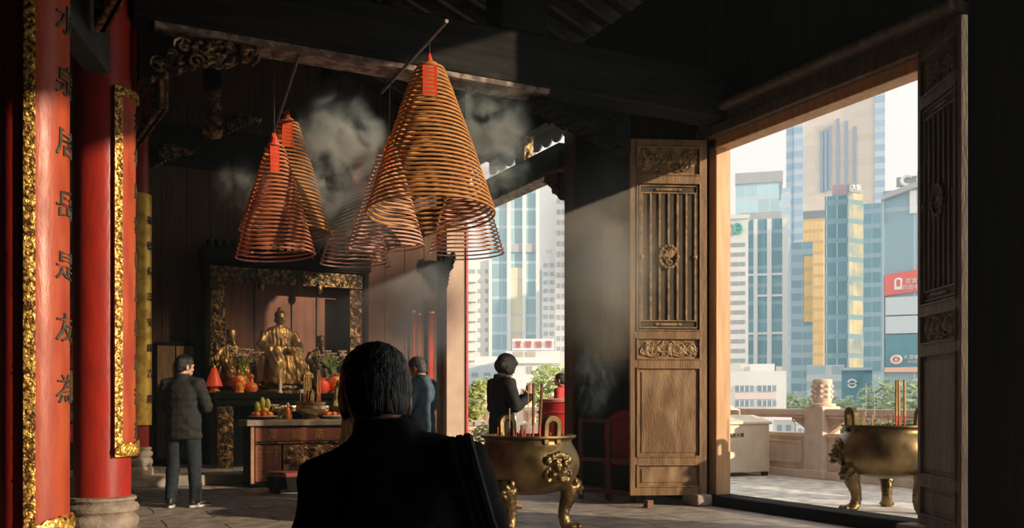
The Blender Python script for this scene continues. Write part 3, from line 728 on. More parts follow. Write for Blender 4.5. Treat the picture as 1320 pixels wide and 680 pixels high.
for k in range(40):
    cx, cz = R_.uniform(.5, aw-.1), R_.uniform(.12, AT-.38)
    m.ball((cx, -.03, cz), (R_.uniform(.02, .07), .03, R_.uniform(.02, .05)), 8, 5)
part(m, 'carved_relief', gold_mat('dragon_relief_gilding', (.46,.27,.10), (.13,.055,.03), 9, .55, .4, .42, .62), root)
# kneeling stool
p = ground(352, 11.95); root = thing('kneeling_stool', 'low kneeling stool with faded red padded top before the altar table', 'kneeling stool', (p.x, p.y, 0))
m = MB(); m.box(0, 0, .05, .95, .38, .2); m.box(.02, .02, 0, .1, .36, .05); m.box(.85, .02, 0, .93, .36, .05); part(m, 'stool_base', W['soot'], root, smooth=False, bev=.006)
m = MB(); m.box(-.01, -.01, .2, .96, .39, .27); part(m, 'padded_top', W['cushion'], root, smooth=True, bev=.03)

def deity(loc, s, rz, label, seated=True, hat='crown', mtl=None, seed=0):
    root = thing('deity_statue', label, 'statue', loc, rz)
    m = MB()                                    # faces -y
    if seated:
        m.ovals([(0, 0, 0, .33, .26), (0, -.02, .1, .34, .27), (0, -.02, .3, .31, .25), (0, .02, .46, .27, .22), (0, .06, .55, .21, .16), (0, .07, .75, .20, .14), (0, .07, .93, .26, .13), (0, .06, 1.0, .17, .1), (0, .05, 1.04, .07, .07)], 24)
        for q in (-1, 1):
            m.tube([(q*.12, .0, .5), (q*.2, -.2, .5), (q*.2, -.25, .4), (q*.19, -.22, .05)], [.13, .13, .12, .13], 12)
            m.ball((q*.19, -.29, .05), (.08, .12, .06))
            m.tube([(q*.24, .06, .92), (q*.34, .03, .72), (q*.27, -.13, .6), (q*.07, -.2, .63)], [.085, .09, .095, .06], 12)
            m.tube([(q*.27, 0, .68), (q*.31, -.02, .5), (q*.34, -.02, .28), (q*.37, 0, .05)], [.07, .09, .08, .06], 10)
        m.ball((0, -.2, .64), (.08, .06, .06)); m.tube([(0, -.2, .63), (0, -.16, .85)], [.022, .018], 8)
        m.tube([(0, -.2, .5), (0, -.27, .3), (0, -.26, .03)], [.1, .09, .1], 10)
        hz = 1.15
    else:
        m.ovals([(0, 0, 0, .2, .17), (0, 0, .25, .2, .15), (0, 0, .6, .17, .13), (0, 0, .85, .19, .12), (0, 0, .98, .12, .09), (0, 0, 1.03, .06, .06)], 20)
        for q in (-1, 1): m.tube([(q*.17, 0, .92), (q*.23, -.02, .7), (q*.1, -.16, .66)], [.07, .09, .05], 10)
        hz = 1.13
    m.ball((0, .02, hz), (.088, .1, .115)); m.tube([(0, .04, hz-.15), (0, .03, hz-.05)], .055, 10)
    m.ball((0, -.075, hz-.01), (.018, .025, .026), 8, 6)
    for q in (-1, 1): m.ball((q*.09, .03, hz-.02), (.018, .03, .055), 8, 6)
    if hat == 'crown':
        m.ball((0, .03, hz+.07), (.1, .105, .075)); m.ball((0, .03, hz+.15), (.05, .05, .06))
    elif hat == 'cap':
        m.ovals([(0, .02, hz+.05, .1, .11), (0, .02, hz+.12, .11, .11), (0, .02, hz+.2, .1, .1), (0, .04, hz+.22, .05, .05)], 16)
    else:
        m.ovals([(0, .02, hz+.05, .09, .1), (0, .02, hz+.16, .06, .06), (0, .02, hz+.24, .03, .03)], 16)
    if hat == 'cap': m.tube([(0, -.07, hz-.07), (0, -.1, hz-.2), (0, -.09, hz-.32)], [.045, .04, .012], 8)
    def fold(c):
        if c.z > hz-.14: return 0
        return .007*math.sin(26*math.atan2(c.x, -c.y+.15)+6*fbm(c, 4)+8*c.z) + .005*fbm(c, 16)
    me = melt(m, .016, 2, fold, 'statue_body'); o = link('statue_body', me, mtl or W['brass'], root); o.scale = (s, s, s); 
    q = MB(); b = .42 if seated else .25
    q.ovals([(0, -.03, -.12, b, b*.85), (0, -.03, -.08, b, b*.85), (0, -.03, -.06, b*.9, b*.75), (0, -.03, -.03, b*.98, b*.82), (0, -.03, .01, b*.94, b*.8)], 24)
    o.location.z = .12*s; pd = part(q, 'lotus_pedestal', W['golddark'], root); pd.scale = (s, s, s); pd.location.z = .12*s
    return root
dy = 15.42
def on_counter(px, y=dy): return Vector((depth_at_y(px, y)*(RX*(px-660)/FPX+FX), y, CT+.001))
m_ = [(362, 15.5, .97, 0, 'largest seated gilt-bronze deity in the centre of the altar', True, 'crown'), (299, 15.55, .70, .15, 'seated bearded deity in a flat cap, left of the central deity', True, 'cap'),
      (414, 15.55, .66, -.1, 'dark seated deity in shadow at the right of the altar', True, 'cap'), (279, 15.45, .55, .2, 'small standing attendant statue at the left end of the altar', False, 'cone'),
      (397, 15.2, .32, 0, 'tiny standing statuette between central deity and right-hand deity', False, 'cone')]
for i, (px, yy, s, rz, lb, st, ht) in enumerate(m_):
    deity(on_counter(px, yy), s, rz+.25, lb, st, ht, W['bronze'] if i in (2, 3) else None, i)
def vase(loc, s, prof, mtl, label, group=None, name='vase'):
    root = thing(name, label, 'vase', loc, 0, group)
    m = MB(); m.lathe([(r*s, z*s) for r, z in prof], 24); part(m, 'vase_body', mtl, root)
    q = MB(); r, z = prof[-1]; q.tube([((r*s)*math.cos(a*PI/12), (r*s)*math.sin(a*PI/12), z*s) for a in range(25)], .008*s*4, 6, caps=False); part(q, 'rim', W['goldrelief'], root)
    return root
VP_ = [(.35, 0), (.38, .05), (.3, .12), (.42, .4), (.48, .75), (.4, 1.0), (.28, 1.1), (.38, 1.25)]
def flowers(loc, h, label, seed, n=7, spread=.22):
    root = thing('flower_bunch', label, 'flowers', loc)
    R = random.Random(seed); m = MB(); lf = MB()
    for i in range(n):
        a = R.uniform(0, 6.3); d = spread*R.uniform(.3, 1); e = Vector((d*math.cos(a), d*math.sin(a)*.6, h*R.uniform(.6, 1)))
        m.tube([(0, 0, 0), (e.x*.4, e.y*.4, e.z*.6), e], .006, 5)
        q = MB(); 
        for ring, (nn, rr, up) in enumerate(((6, .05, .5), (5, .032, .9))):
            for k in range(nn):
                b = k*2*PI/nn+ring*.5
                M = Matrix.Translation(e) @ Matrix.Rotation(b, 4, 'Z') @ Matrix.Rotation(-up, 4, 'Y')
                q.ball((rr*.8, 0, 0), (rr, rr*.5, rr*.18), 7, 5, M)
        q.ball(e, .018, 7, 5)
        part(q, 'blossom', W['petal'], root)
        for k in range(3):
            b = R.uniform(0, 6.3); M = Matrix.Translation(e*R.uniform(.4, .8)) @ Matrix.Rotation(b, 4, 'Z') @ Matrix.Rotation(R.uniform(-.9, 0), 4, 'Y')
            lf.ball((.06, 0, 0), (.07, .022, .005), 7, 4, M)
    part(m, 'stem', W['greenleaf'], root); part(lf, 'leaves', W['greenleaf'], root)
fy = 15.02
v1 = on_counter(308, fy); vase(v1, .24, VP_, W['yellowred'], 'red and yellow glazed vase in front of the bearded deity'); flowers(v1+Vector((.05, .05, .3)), .42, 'pale pink flowers standing in front of the bearded deity', 5, 9, .3)
v2 = on_counter(324, fy); vase(v2, .17, [(.3, 0), (.48, .1), (.6, .45), (.5, .8), (.22, 1.0), (.16, 1.3), (.3, 1.5), (.12, 1.75)], W['orange'], 'small orange gourd-shaped vase beside the red and yellow one')
v3 = on_counter(433, fy); vase(v3, .25, VP_, W['yellowred'], 'red and yellow glazed vase at the right end of the altar counter'); flowers(v3+Vector((-.03, .05, .32)), .4, 'pink flowers in the vase at the right end of the counter', 8, 8, .28)
v4 = on_counter(416, fy); vase(v4, .19, [(.3, 0), (.5, .2), (.6, .7), (.45, 1.05), (.2, 1.15), (.25, 1.3)], W['lampred'], 'small red altar lamp left of the right-hand vase', name='altar_lamp')
p = on_counter(276, fy+.05); root = thing('altar_lamp', 'red cone-shaped altar lamp at the left end of the counter', 'lamp', p)
m = MB(); m.lathe([(.09, 0), (.1, .02), (.07, .05), (.05, .09)], 20); part(m, 'lamp_base', W['goldrelief'], root)
m = MB(); m.lathe([(.125, .1), (.13, .11), (.085, .25), (.045, .37), (.03, .39)], 24); part(m, 'lamp_shade', W['lampred'], root)
m = MB(); m.ball((0, 0, .4), .03, 10, 7); part(m, 'finial', W['goldrelief'], root)
for px, lb, hh in ((361, 'small white porcelain candlestick before the central deity', .15), (388, 'small pale ceramic cup on the counter right of the central deity', .06)):
    root = thing('candlestick' if hh > .1 else 'cup', lb, 'candlestick' if hh > .1 else 'cup', on_counter(px, fy-.05))
    m = MB(); m.lathe([(.04, 0), (.045, .02), (.025, .04), (.028, hh*.8), (.035, hh)], 16) if hh > .1 else m.lathe([(.03, 0), (.045, .03), (.05, .06), (.042, .06), (.035, .03)], 16)
    part(m, 'porcelain_body', W['porcelain'], root)
    if hh > .1:
        m = MB(); m.lathe([(.016, hh), (.015, hh+.07), (.004, hh+.075)], 10); part(m, 'candle', W['white'], root)
# things on the front table
def on_table(px, y): return Vector((depth_at_y(px, y)*(RX*(px-660)/FPX+FX), y, AT+.001))
c = on_table(338, 13.32)
def dish(loc, r, mtl, label):
    root = thing('offering_dish', label, 'dish', loc)
    m = MB(); m.lathe([(r*.5, 0), (r*.55, .015), (r*.95, .045), (r, .05), (r*.95, .052), (r*.5, .022), (.001, .02)], 28, caps=True); part(m, 'dish_body', mtl, root)
    q = MB(); q.tube([(r*.98*math.cos(a*PI/16), r*.98*math.sin(a*PI/16), .05) for a in range(33)], .006, 5, caps=False); part(q, 'rim', W['white'], root)
dish(c, .2, W['redpaint'], 'red dish heaped with yellow fruit at the left of the front table')
def fruit(loc, r, mtl, label, group, name='orange_fruit', tall=1.0, leaf=True):
    root = thing(name, label, 'fruit', loc, 0, group)
    m = MB(); m.ball((0, 0, r*tall), (r, r, r*tall), 16, 11); part(m, 'rind', mtl, root)
    q = MB(); q.tube([(0, 0, 2*r*tall-.004), (.003, 0, 2*r*tall+.012)], .005, 6); part(q, 'stem', W['bark'], root)
R_ = random.Random(2)
for k in range(8):
    a = k*PI/4; fruit(c+Vector((.118*math.cos(a), .118*math.sin(a), .028)), .043, W['orangefruit'] if k % 2 else W['apple'], 'orange on the red dish at the left of the front table' if k % 2 else 'red apple on the red dish at the left of the front table', 'oranges on the red dish' if k % 2 else 'apples on the red dish', 'orange_fruit' if k % 2 else 'apple')
for k in range(4):
    a = k*PI/2+.3; fruit(c+Vector((.062*math.cos(a), .062*math.sin(a), .095)), .04, W['orangefruit'], 'orange in the upper layer of the heaped red dish', 'upper oranges on the red dish')
for k, (dx, hh, tl) in enumerate(((-.075, .11, 1.7), (.0, .15, 2.0), (.08, .13, 2.0))):
    fruit(c+Vector((dx, .02*k-.02, hh)), .042, W['pomelo'], ['shortest pale green gourd standing on the heaped dish', 'tallest pale green gourd in the middle of the heaped dish', 'pale green gourd at the right of the heaped dish'][k], 'pale gourds on the heaped dish', 'gourd', tl)
p = on_table(371, 13.24); root = thing('sauce_bottle', 'slim orange-red bottle with pale cap standing on the front table', 'bottle', p)
m = MB(); m.lathe([(.035, 0), (.038, .01), (.038, .12), (.03, .15), (.016, .17), (.015, .2)], 18); part(m, 'bottle_body', W['orange'], root)
m = MB(); m.lathe([(.018, .2), (.018, .235), (.01, .24)], 14); part(m, 'cap', W['porcelain'], root)
p = on_table(361, 13.4); flowers(p, .2, 'small dried pinkish flowers lying left of the orange bottle', 12, 6, .12)
c = on_table(430, 13.35); dish(c, .2, W['porcelain'], 'white dish of red fruit at the right of the front table')
for k in range(7):
    a = k*2*PI/7; fruit(c+Vector((.11*math.cos(a), .11*math.sin(a), .027)), .042, W['apple'], 'red fruit on the white dish at the right of the front table', 'red fruit on the white dish', 'apple')

def stick(loc, h, lean, mtl, label, group, r=.0045, foot=True):
    root = thing('incense_stick', label, 'incense stick', loc, 0, group)
    m = MB(); e = Vector((lean[0]*h, lean[1]*h, h)); m.tube([e*.3, e], r, 6); part(m, 'scented_part', mtl, root)
    if foot: m = MB(); m.tube([(0, 0, -.03), e*.3], r*.7, 6); part(m, 'bare_foot', W['stickred'], root)
    return root
# bronze bowl on the front table
c = on_table(400, 13.33); root = thing('incense_burner', 'small round bronze incense burner full of sticks on the front table', 'incense burner', c, .3)
m = MB(); m.lathe([(.13, 0), (.14, .015), (.12, .03), (.1, .05), (.13, .065), (.2, .10), (.235, .15), (.23, .19), (.2, .215), (.205, .225), (.225, .235), (.225, .245), (.195, .245), (.185, .21), (.001, .205)], 36); part(m, 'bowl', W['brassbowl'], root)
for s in (-1, 1):
    m = MB(); m.tube([(s*.225, 0, .13), (s*.29, 0, .13), (s*.3, 0, .18), (s*.24, 0, .19)], [.022, .025, .022, .018], 8); m.ball((s*.27, 0, .16), (.045, .03, .04), 10, 7); part(m, 'handle', W['brassbowl'], root)
m = MB(); m.lathe([(.001, .206), (.185, .206), (.186, .216), (.001, .222)], 24); part(m, 'ash', W['ash'], root)
for k in range(16):
    a = R_.uniform(0, 6.3); d = .15*math.sqrt(R_.random()); tall = k < 5
    stick(c+Vector((d*math.cos(a), d*math.sin(a), .215)), .5 if tall and k < 3 else (.43 if tall else R_.uniform(.12, .24)), (R_.uniform(-.06, .06), R_.uniform(-.06, .06)), W['stick'], 'tall incense stick in the burner on the front table' if tall else 'short burnt-down incense stick in the burner on the front table', 'tall sticks in the altar burner' if tall else 'short sticks in the altar burner', .008 if tall else .005)
# side cabinet board behind the standing man and things between the columns
p = Vector((1.62, 16.55, PZ)); root = thing('side_cabinet', 'brown wooden side cabinet behind the standing man', 'cabinet', p)
m = MB(); m.box(0, 0, 0, .64, .24, 2.05); part(m, 'cabinet_body', W['wallwood'], root, smooth=False, bev=.01)
for x in (.03, .33):
    m = MB(); m.box(x, -.03, .1, x+.28, 0, 1.98); m.box(x+.04, -.04, .2, x+.24, -.03, 1.2); part(m, 'cabinet_door', W['door'], root, smooth=False, bev=.006)
# red and gold things seen between the two nearer columns
X_ = .30
root = thing('red_banner', 'dark red lettered banner seen between the two nearest columns', 'banner', (X_, 16.775, 1.75)); m = MB(); m.box(-.35, 0, 0, .45, .02, 1.15); part(m, 'banner_cloth', W['plaque'], root, smooth=False)
z = 1.0
for ch in '有求必':
    vs, fs = glyphs(ch, .25, .01); m = MB(); m.add([(a+.05, b-.01, c+z-.1) for a, b, c in vs], fs); part(m, 'character', W['golddark'], root, smooth=False); z -= .32
root = thing('gold_panel', 'plain golden panel below the dark red banner, between the nearest columns', 'panel', (X_, 16.74, 1.2)); m = MB(); m.box(-.35, 0, 0, .45, .04, .5); part(m, 'panel_face', W['goldflat'], root, smooth=False, bev=.01); m = MB(); m.box(-.39, -.01, -.04, .49, .05, 0); part(m, 'ledge', W['soot'], root, smooth=False)
root = thing('side_altar', 'dark side altar with red front seen between the two nearest columns', 'side altar', (X_-.4, 15.6, PZ)); m = MB(); m.box(0, 0, 0, .95, .6, .74); part(m, 'altar_body', W['soot'], root, smooth=False, bev=.01); m = MB(); m.box(.05, -.02, .42, .9, 0, .7); part(m, 'red_front', W['redcloth'], root, smooth=False)
flowers(Vector((X_+.12, 15.8, PZ+.741)), .33, 'yellow-pink flowers on the side altar between the nearest columns', 21, 7, .16)
# red ribbons hanging by the rear wall behind the man in blue
for k, (px, z0, z1, ww) in enumerate(((534, 1.7, 2.9, .035), (541, 1.7, 2.85, .03), (556, 1.55, 2.9, .07))):
    q = Vector((0, 16.7, 0)); zz = depth_at_y(px, 16.7); x = zz*(RX*(px-660)/FPX+FX)
    root = thing('red_ribbon', ['narrow red ribbon hanging leftmost behind the man in blue', 'middle narrow red ribbon hanging behind the man in blue', 'widest red ribbon hanging behind the man in blue'][k], 'ribbon', (x, 16.7, z0), 0, 'red ribbons on the rear wall')
    m = MB(); m.box(-ww/2, 0, 0, ww/2, .008, z1-z0); part(m, 'ribbon_cloth', W['redcloth'], root, smooth=False)
    m = MB(); m.box(-ww*.8, -.006, z1-z0, ww*.8, .014, z1-z0+.03); part(m, 'hanging_bar', W['goldrelief'], root, smooth=False)

# ================================================================== big bronze burners
def tripod_burner(c, rz, S, label, legs, masks, handle_a, mtl, seed):
    root = thing('incense_burner', label, 'incense burner', c, rz); root.scale = (S, S, S)
    prof = [(.02, .335), (.2, .335), (.34, .375), (.415, .44), (.458, .52), (.474, .60), (.469, .66), (.445, .73), (.412, .785), (.398, .815), (.402, .832), (.43, .845), (.443, .855), (.443, .872), (.40, .872), (.385, .85), (.372, .80), (.36, .79), (.002, .79)]
    m = MB(); m.lathe(prof, 64); part(m, 'bowl', mtl, root)
    m = MB(); m.lathe([(.002, .792), (.2, .815), (.36, .80), (.372, .79)], 40); part(m, 'ash', W['ash'], root)
    for a in legs:
        q = MB()
        prf = [((.36, 0, .46), .085), ((.385, 0, .38), .092), ((.372, 0, .29), .075), ((.335, 0, .20), .058), ((.325, 0, .12), .05), ((.345, 0, .06), .055), ((.375, 0, .025), .06)]
        q.tube([x[0] for x in prf], [x[1] for x in prf], 14)
        q.ball((.40, 0, .03), (.085, .075, .035)); 
        for t in (-1, 0, 1): q.ball((.46, t*.045, .028), (.04, .024, .03), 8, 6)
        q.ball((.44, 0, .40), (.06, .07, .075)); q.ball((.485, 0, .375), (.035, .04, .03)); q.ball((.47, -.035, .425), .022, 8, 6); q.ball((.47, .035, .425), .022, 8, 6)
        q.ball((.43, -.07, .45), (.03, .03, .04), 8, 6); q.ball((.43, .07, .45), (.03, .03, .04), 8, 6); q.ball((.475, 0, .33), (.03, .05, .02), 8, 6)
        me = melt(q, .008, 4, lambda c: .005*fbm(c, 38), 'lion_leg'); o = link('lion_leg', me, mtl, root); o.rotation_euler.z = a
    for a in masks:
        q = MB(); x = .47
        q.ball((x-.03, 0, .575), (.06, .12, .125)); q.ball((x+.035, 0, .545), (.05, .065, .05)); q.ball((x+.07, 0, .56), (.028, .04, .026)); q.ball((x+.05, 0, .49), (.04, .055, .025)); q.ball((x+.055, 0, .515), (.022, .05, .008))
        for t in (-1, 1):
            q.ball((x+.035, t*.048, .605), (.03, .032, .026)); q.ball((x+.05, t*.05, .60), (.02, .018, .015)); q.tube([(x+.04, t*.02, .64), (x+.035, t*.06, .655), (x+.01, t*.1, .63)], [.018, .02, .01], 8)
            q.ball((x-.01, t*.115, .66), (.03, .035, .045)); q.ball((x+.02, t*.09, .54), (.04, .03, .03))
            for k in range(6): q.ball((x-.025, t*(.10+.03*math.sin(k)), .48+.035*k), (.03, .035, .028), 8, 6)
        for k in range(5): q.ball((x, -.08+.04*k, .69+.01*(2-abs(k-2))), (.03, .026, .035), 8, 6)
        me = melt(q, .007, 5, lambda c: .004*fbm(c, 45), 'lion_mask'); o = link('lion_mask', me, W['bronze'], root); o.rotation_euler.z = a
    for a in (handle_a, handle_a+PI):
        q = MB(); M = Matrix.Rotation(a, 4, 'Z') @ Matrix.Translation((.385, 0, .80)) @ Matrix.Rotation(.06, 4, 'Y')
        n = 12; pts = [(0, -.062, 0), (0, -.066, .1)] + [(0, -.066*math.cos(k*PI/n), .17+.06*math.sin(k*PI/n)) for k in range(n+1)] + [(0, .066, .1), (0, .062, 0)]
        rs = []
        for i, p_ in enumerate(pts):
            p_ = Vector(p_); t = (Vector(pts[min(i+1, len(pts)-1)])-Vector(pts[max(i-1, 0)])).normalized(); u = Vector((1, 0, 0)); w2 = t.cross(u)
            rs.append([tuple(p_+u*dx*.03+w2*dz*.026) for dx, dz in ((-1, -1), (1, -1), (1, 1), (-1, 1))])
        q.rings(rs, True, False, M); part(q, 'upright_handle', mtl, root, smooth=False, bev=.008)
    return root
cb = ground(681, 8.62)
ca = math.atan2(-cb.y, -cb.x)       # towards the photographer
b1 = tripod_burner(cb, 0, 1.0, 'large round bronze incense burner on three lion legs inside, right of the kneeling man', [ca-.5, ca+1.6, ca+3.7], [ca+.62, ca+.62+PI], ca+.55, W['bronze'], 1)
def put(c, px, dz, h, z, d, lean, mtl, label, group, r): 
    g = ground(px, d); return stick(Vector((g.x, g.y, c.z+.80)), h, lean, mtl, label, group, r)
put(cb, 687, 0, .55, 0, 8.55, (.01, -.005), W['thick'], 'thick dark incense stick standing upright in the indoor lion-legged burner', 'thick sticks in the indoor burner', .0135)
put(cb, 695, 0, .55, 0, 8.62, (.045, -.02), W['thick'], 'thick dark incense stick leaning right in the indoor lion-legged burner', 'thick sticks in the indoor burner', .0135)
put(cb, 681, 0, .53, 0, 8.7, (.0, 0), W['stick'], 'long thin incense stick left of the thick ones in the indoor burner', 'thin sticks in the indoor burner', .0035)
put(cb, 657, 0, .32, 0, 8.5, (-.005, 0), W['stick'], 'thin incense stick in front of the gilded left handle of the indoor burner', 'thin sticks in the indoor burner', .005)
for k in range(26):
    a = R_.uniform(0, 6.3); d = .33*math.sqrt(R_.random())
    stick(cb+Vector((d*math.cos(a), d*math.sin(a), .80)), R_.uniform(.08, .17), (R_.uniform(-.08, .08), R_.uniform(-.08, .08)), W['stickred'], 'short red incense stub in the ash of the indoor lion-legged burner', 'red stubs in the indoor burner', .0055, False)
co_ = ground(1143, 10.15); cc = math.atan2(-co_.y, -co_.x)
b2 = tripod_burner(co_, 0, 1.07, 'large bronze incense burner standing outside on the sunny terrace', [cc+PI, cc-1.06, cc+1.06], [cc-1.45, cc-1.45+PI], cc-1.0, W['bronze'], 2)
for px, hh, r, ln, lb in ((1155, .56, .017, .015, 'thick incense stick, left of the thick pair in the terrace burner'), (1159, .56, .017, -.01, 'thick incense stick, middle one standing in the terrace burner'), (1166, .56, .017, .0, 'thick incense stick, rightmost standing in the terrace burner')):
    g = ground(px, 10.2); stick(Vector((g.x, g.y, .86)), hh, (ln, 0), W['stick'], lb, 'thick sticks in the terrace burner', r)
for px in (1116, 1127): 
    g = ground(px, 10.1); stick(Vector((g.x, g.y, .86)), .52 if px < 1120 else .47, (0, 0), W['white'], 'pale thin incense stick, the taller of two left in the terrace burner' if px < 1120 else 'pale thin incense stick, shorter and right of its twin in the terrace burner', 'pale sticks in the terrace burner', .004)
for k in range(16):
    a = R_.uniform(0, 6.3); d = .33*math.sqrt(R_.random())
    stick(co_+Vector((d*math.cos(a), d*math.sin(a), .86)), R_.uniform(.12, .24), (R_.uniform(-.08, .08), R_.uniform(-.08, .08)), W['stick'], 'short thin incense stick standing in the terrace burner', 'short sticks in the terrace burner', .005, False)
# rail rack and round red-backed chair by the boarded wall
p = ground(747, 11.45); q = ground(818, 10.95); d = q-p; d.z = 0
root = thing('rail_rack', 'red-brown wooden rail rack standing against the dark boarded wall', 'rack', p, math.atan2(d.y, d.x)); L = d.length
for z in (.93, .46, .08):
    m = MB(); m.box(0, -.02, z, L, .02, z+.045); part(m, 'rail', W['rust'], root, smooth=False, bev=.006)
for x in (0, L*.53, L-.04):
    m = MB(); m.box(x, -.025, 0, x+.045, .025, .99); part(m, 'post', W['rust'], root, smooth=False, bev=.006)
p = ground(806, 11.75); root = thing('red_chair', 'round-backed dark red chair half hidden behind the sunlit door leaf', 'chair', p, -.6)
m = MB(); n = 16; m.prism([(-.24, .45), (.24, .45), (.26, .8)] + [(.26*math.cos(k*PI/n), .82+.26*math.sin(k*PI/n)) for k in range(n+1)], -.03, .03); part(m, 'backrest', W['redcloth'], root, smooth=False, bev=.012)
m = MB(); m.box(-.25, -.5, .42, .25, .03, .49); part(m, 'seat', W['redcloth'], root, smooth=False, bev=.02)
for x in (-.22, .22):
    for y in (-.46, 0):
        m = MB(); m.tube([(x, y, 0), (x, y, .42)], .02, 8); part(m, 'leg', W['rust'], root)
p = ground(836, 10.4); root = thing('door_prop', 'short red post under the sunlit door leaf', 'post', (p.x, p.y, 0)); m = MB(); m.box(-.04, -.04, 0, .04, .04, .085); m.box(-.05, -.05, .0, .05, .05, .015); part(m, 'prop_block', W['rust'], root, smooth=False, bev=.004)
# ================================================================== terrace
BX = 10.8
def balustrade_post(y, label):
    root = thing('balustrade_post', label, 'post', (BX, y, 0), 0, 'stone balustrade posts')
    m = MB(); m.box(-.19, -.19, 0, .19, .19, 1.12); m.box(-.22, -.22, 0, .22, .22, .14); part(m, 'post_shaft', W['palestone'], root, smooth=False, bev=.015)
    m = MB(); m.lathe([(.2, 1.12), (.2, 1.16), (.13, 1.17), (.135, 1.2), (.145, 1.22), (.145, 1.47), (.15, 1.49), (.15, 1.52), (.135, 1.54), (.02, 1.545)], 24)
    for k in range(9):
        a = k*2*PI/9
        for zz in (1.27, 1.35, 1.43): m.ball((.14*math.cos(a+zz*9), .14*math.sin(a+zz*9), zz), (.035, .035, .03), 7, 5)
    part(m, 'carved_finial', W['palestone'], root)
    return root
ys = [5.8, 8.3, 10.8, 13.3, 15.8, 18.3, 20.8, 23.3, 25.8]
for y in ys:
    if y in (8.3, 13.3): lb = None
    balustrade_post(y, {5.8: 'stone balustrade post nearest the dark right door leaf', 8.3: 'stone balustrade post behind the right part of the terrace burner', 10.8: 'stone balustrade post with carved round finial in the middle of the doorway'}.get(y, 'stone balustrade post farther along the terrace, post at distance %d from the doorway' % int(y)) if y < 12 else 'stone balustrade post far along the terrace beyond the doorway view')
for a, b in zip(ys[:-1], ys[1:]):
    root = thing('balustrade_section', 'pale stone balustrade panel left of the carved post, behind the steel box' if a == 10.8 else ('pale stone balustrade panel right of the carved post, behind the bronze burner' if a == 8.3 else 'pale stone balustrade panel of the terrace edge, away from the carved post'), 'balustrade', (BX, a+.19, 0), PI/2, 'stone balustrade panels')
    L = b-a-.38
    m = MB(); m.box(0, -.14, .98, L, .14, 1.08); m.box(0, -.11, .94, L, .11, .98); part(m, 'handrail', W['palestone'], root, smooth=False, bev=.02)
    m = MB(); m.box(0, -.09, .12, L, .09, .68); m.box(0, -.12, .64, L, .12, .70); part(m, 'stone_panel', W['palestone'], root, smooth=False, bev=.01)
    m = MB(); 
    for s in (-1, 1):
        y0, y1 = sorted((s*.09, s*.11))
        m.box(.15, y0, .22, L-.15, y1, .25); m.box(.15, y0, .55, L-.15, y1, .58); m.box(.15, y0, .25, .18, y1, .55); m.box(L-.18, y0, .25, L-.15, y1, .55)
    part(m, 'raised_frame', W['palestone'], root, smooth=False, bev=.005)
    m = MB(); m.box(-.0, -.17, 0, L, .17, .12); part(m, 'plinth', W['palestone'], root, smooth=False, bev=.015)
    for x in (.0, L):
        m = MB(); s = 1 if x == 0 else -1
        m.prism([(x, .70), (x+s*.42, .94), (x, .94)] if s > 0 else [(x, .70), (x, .94), (x-.42, .94)], -.06, .06)
        for k in range(4): spiral(m, x+s*(.08+.09*k), .86+.02*k, .06, k, s, -.065, thick=.22); spiral(m, x+s*(.08+.09*k), .86+.02*k, .06, k, s, .065, thick=.22)
        part(m, 'cloud_bracket', W['palestone'], root)
# stainless box by the balustrade
p = ground(992, 14.9); p.z = 0
root = thing('steel_box', 'warm-coloured stainless steel box with lidded top and handle by the balustrade', 'metal box', (9.55, 12.1, 0), 0)
q = ground(993, 15.05)
root.location = (q.x-.03, q.y, 0); root.rotation_euler.z = -YAW+.35
m = MB(); m.box(-1.0, 0, .07, 0, .85, .83); part(m, 'box_body', W['steel'], root, smooth=False, bev=.01)
m = MB(); m.add([(-1.04, -.04, .83), (.04, -.04, .83), (.04, .89, .83), (-1.04, .89, .83), (-1.04, -.04, .87), (.04, -.04, .87), (.04, .89, .87), (-1.04, .89, .87), (-.85, .2, .98), (-.15, .2, .98), (-.15, .65, .98), (-.85, .65, .98)],
                [(0,3,2,1),(0,1,5,4),(1,2,6,5),(2,3,7,6),(3,0,4,7),(4,5,9,8),(5,6,10,9),(6,7,11,10),(7,4,8,11),(8,9,10,11)])
part(m, 'lid', W['steel'], root, smooth=False, bev=.008)
m = MB(); m.tube([(-.62, .42, .97), (-.62, .42, 1.05), (-.56, .42, 1.07), (-.34, .42, 1.07), (-.28, .42, 1.05), (-.28, .42, .97)], .018, 8); part(m, 'handle', W['steel'], root)
for x in (-.95, -.05):
    for y in (.05, .8):
        m = MB(); m.box(x-.04, y-.04, 0, x+.04, y+.04, .07); part(m, 'foot', W['iron'], root, smooth=False)
m = MB(); m.box(-1.0, -.006, .07, -.96, 0, .83); m.box(-.04, -.006, .07, 0, 0, .83); m.box(-.96, -.006, .07, -.04, 0, .11); part(m, 'corner_trim', W['steel'], root, smooth=False)
vs, fs = glyphs('敬放元寶', .075, .004); m = MB(); m.add([(a-.62, b-.004, c+.66) for a, b, c in vs], fs); part(m, 'lettering', W['iron'], root, smooth=False)
M = Matrix.Translation((.003, .42, .46)) @ Matrix.Rotation(PI/2, 4, 'Z')
vs, fs = glyphs('福', .26, .004); m = MB(); m.add(vs, fs, M); part(m, 'red_sign', W['redpaint'], root, smooth=False)
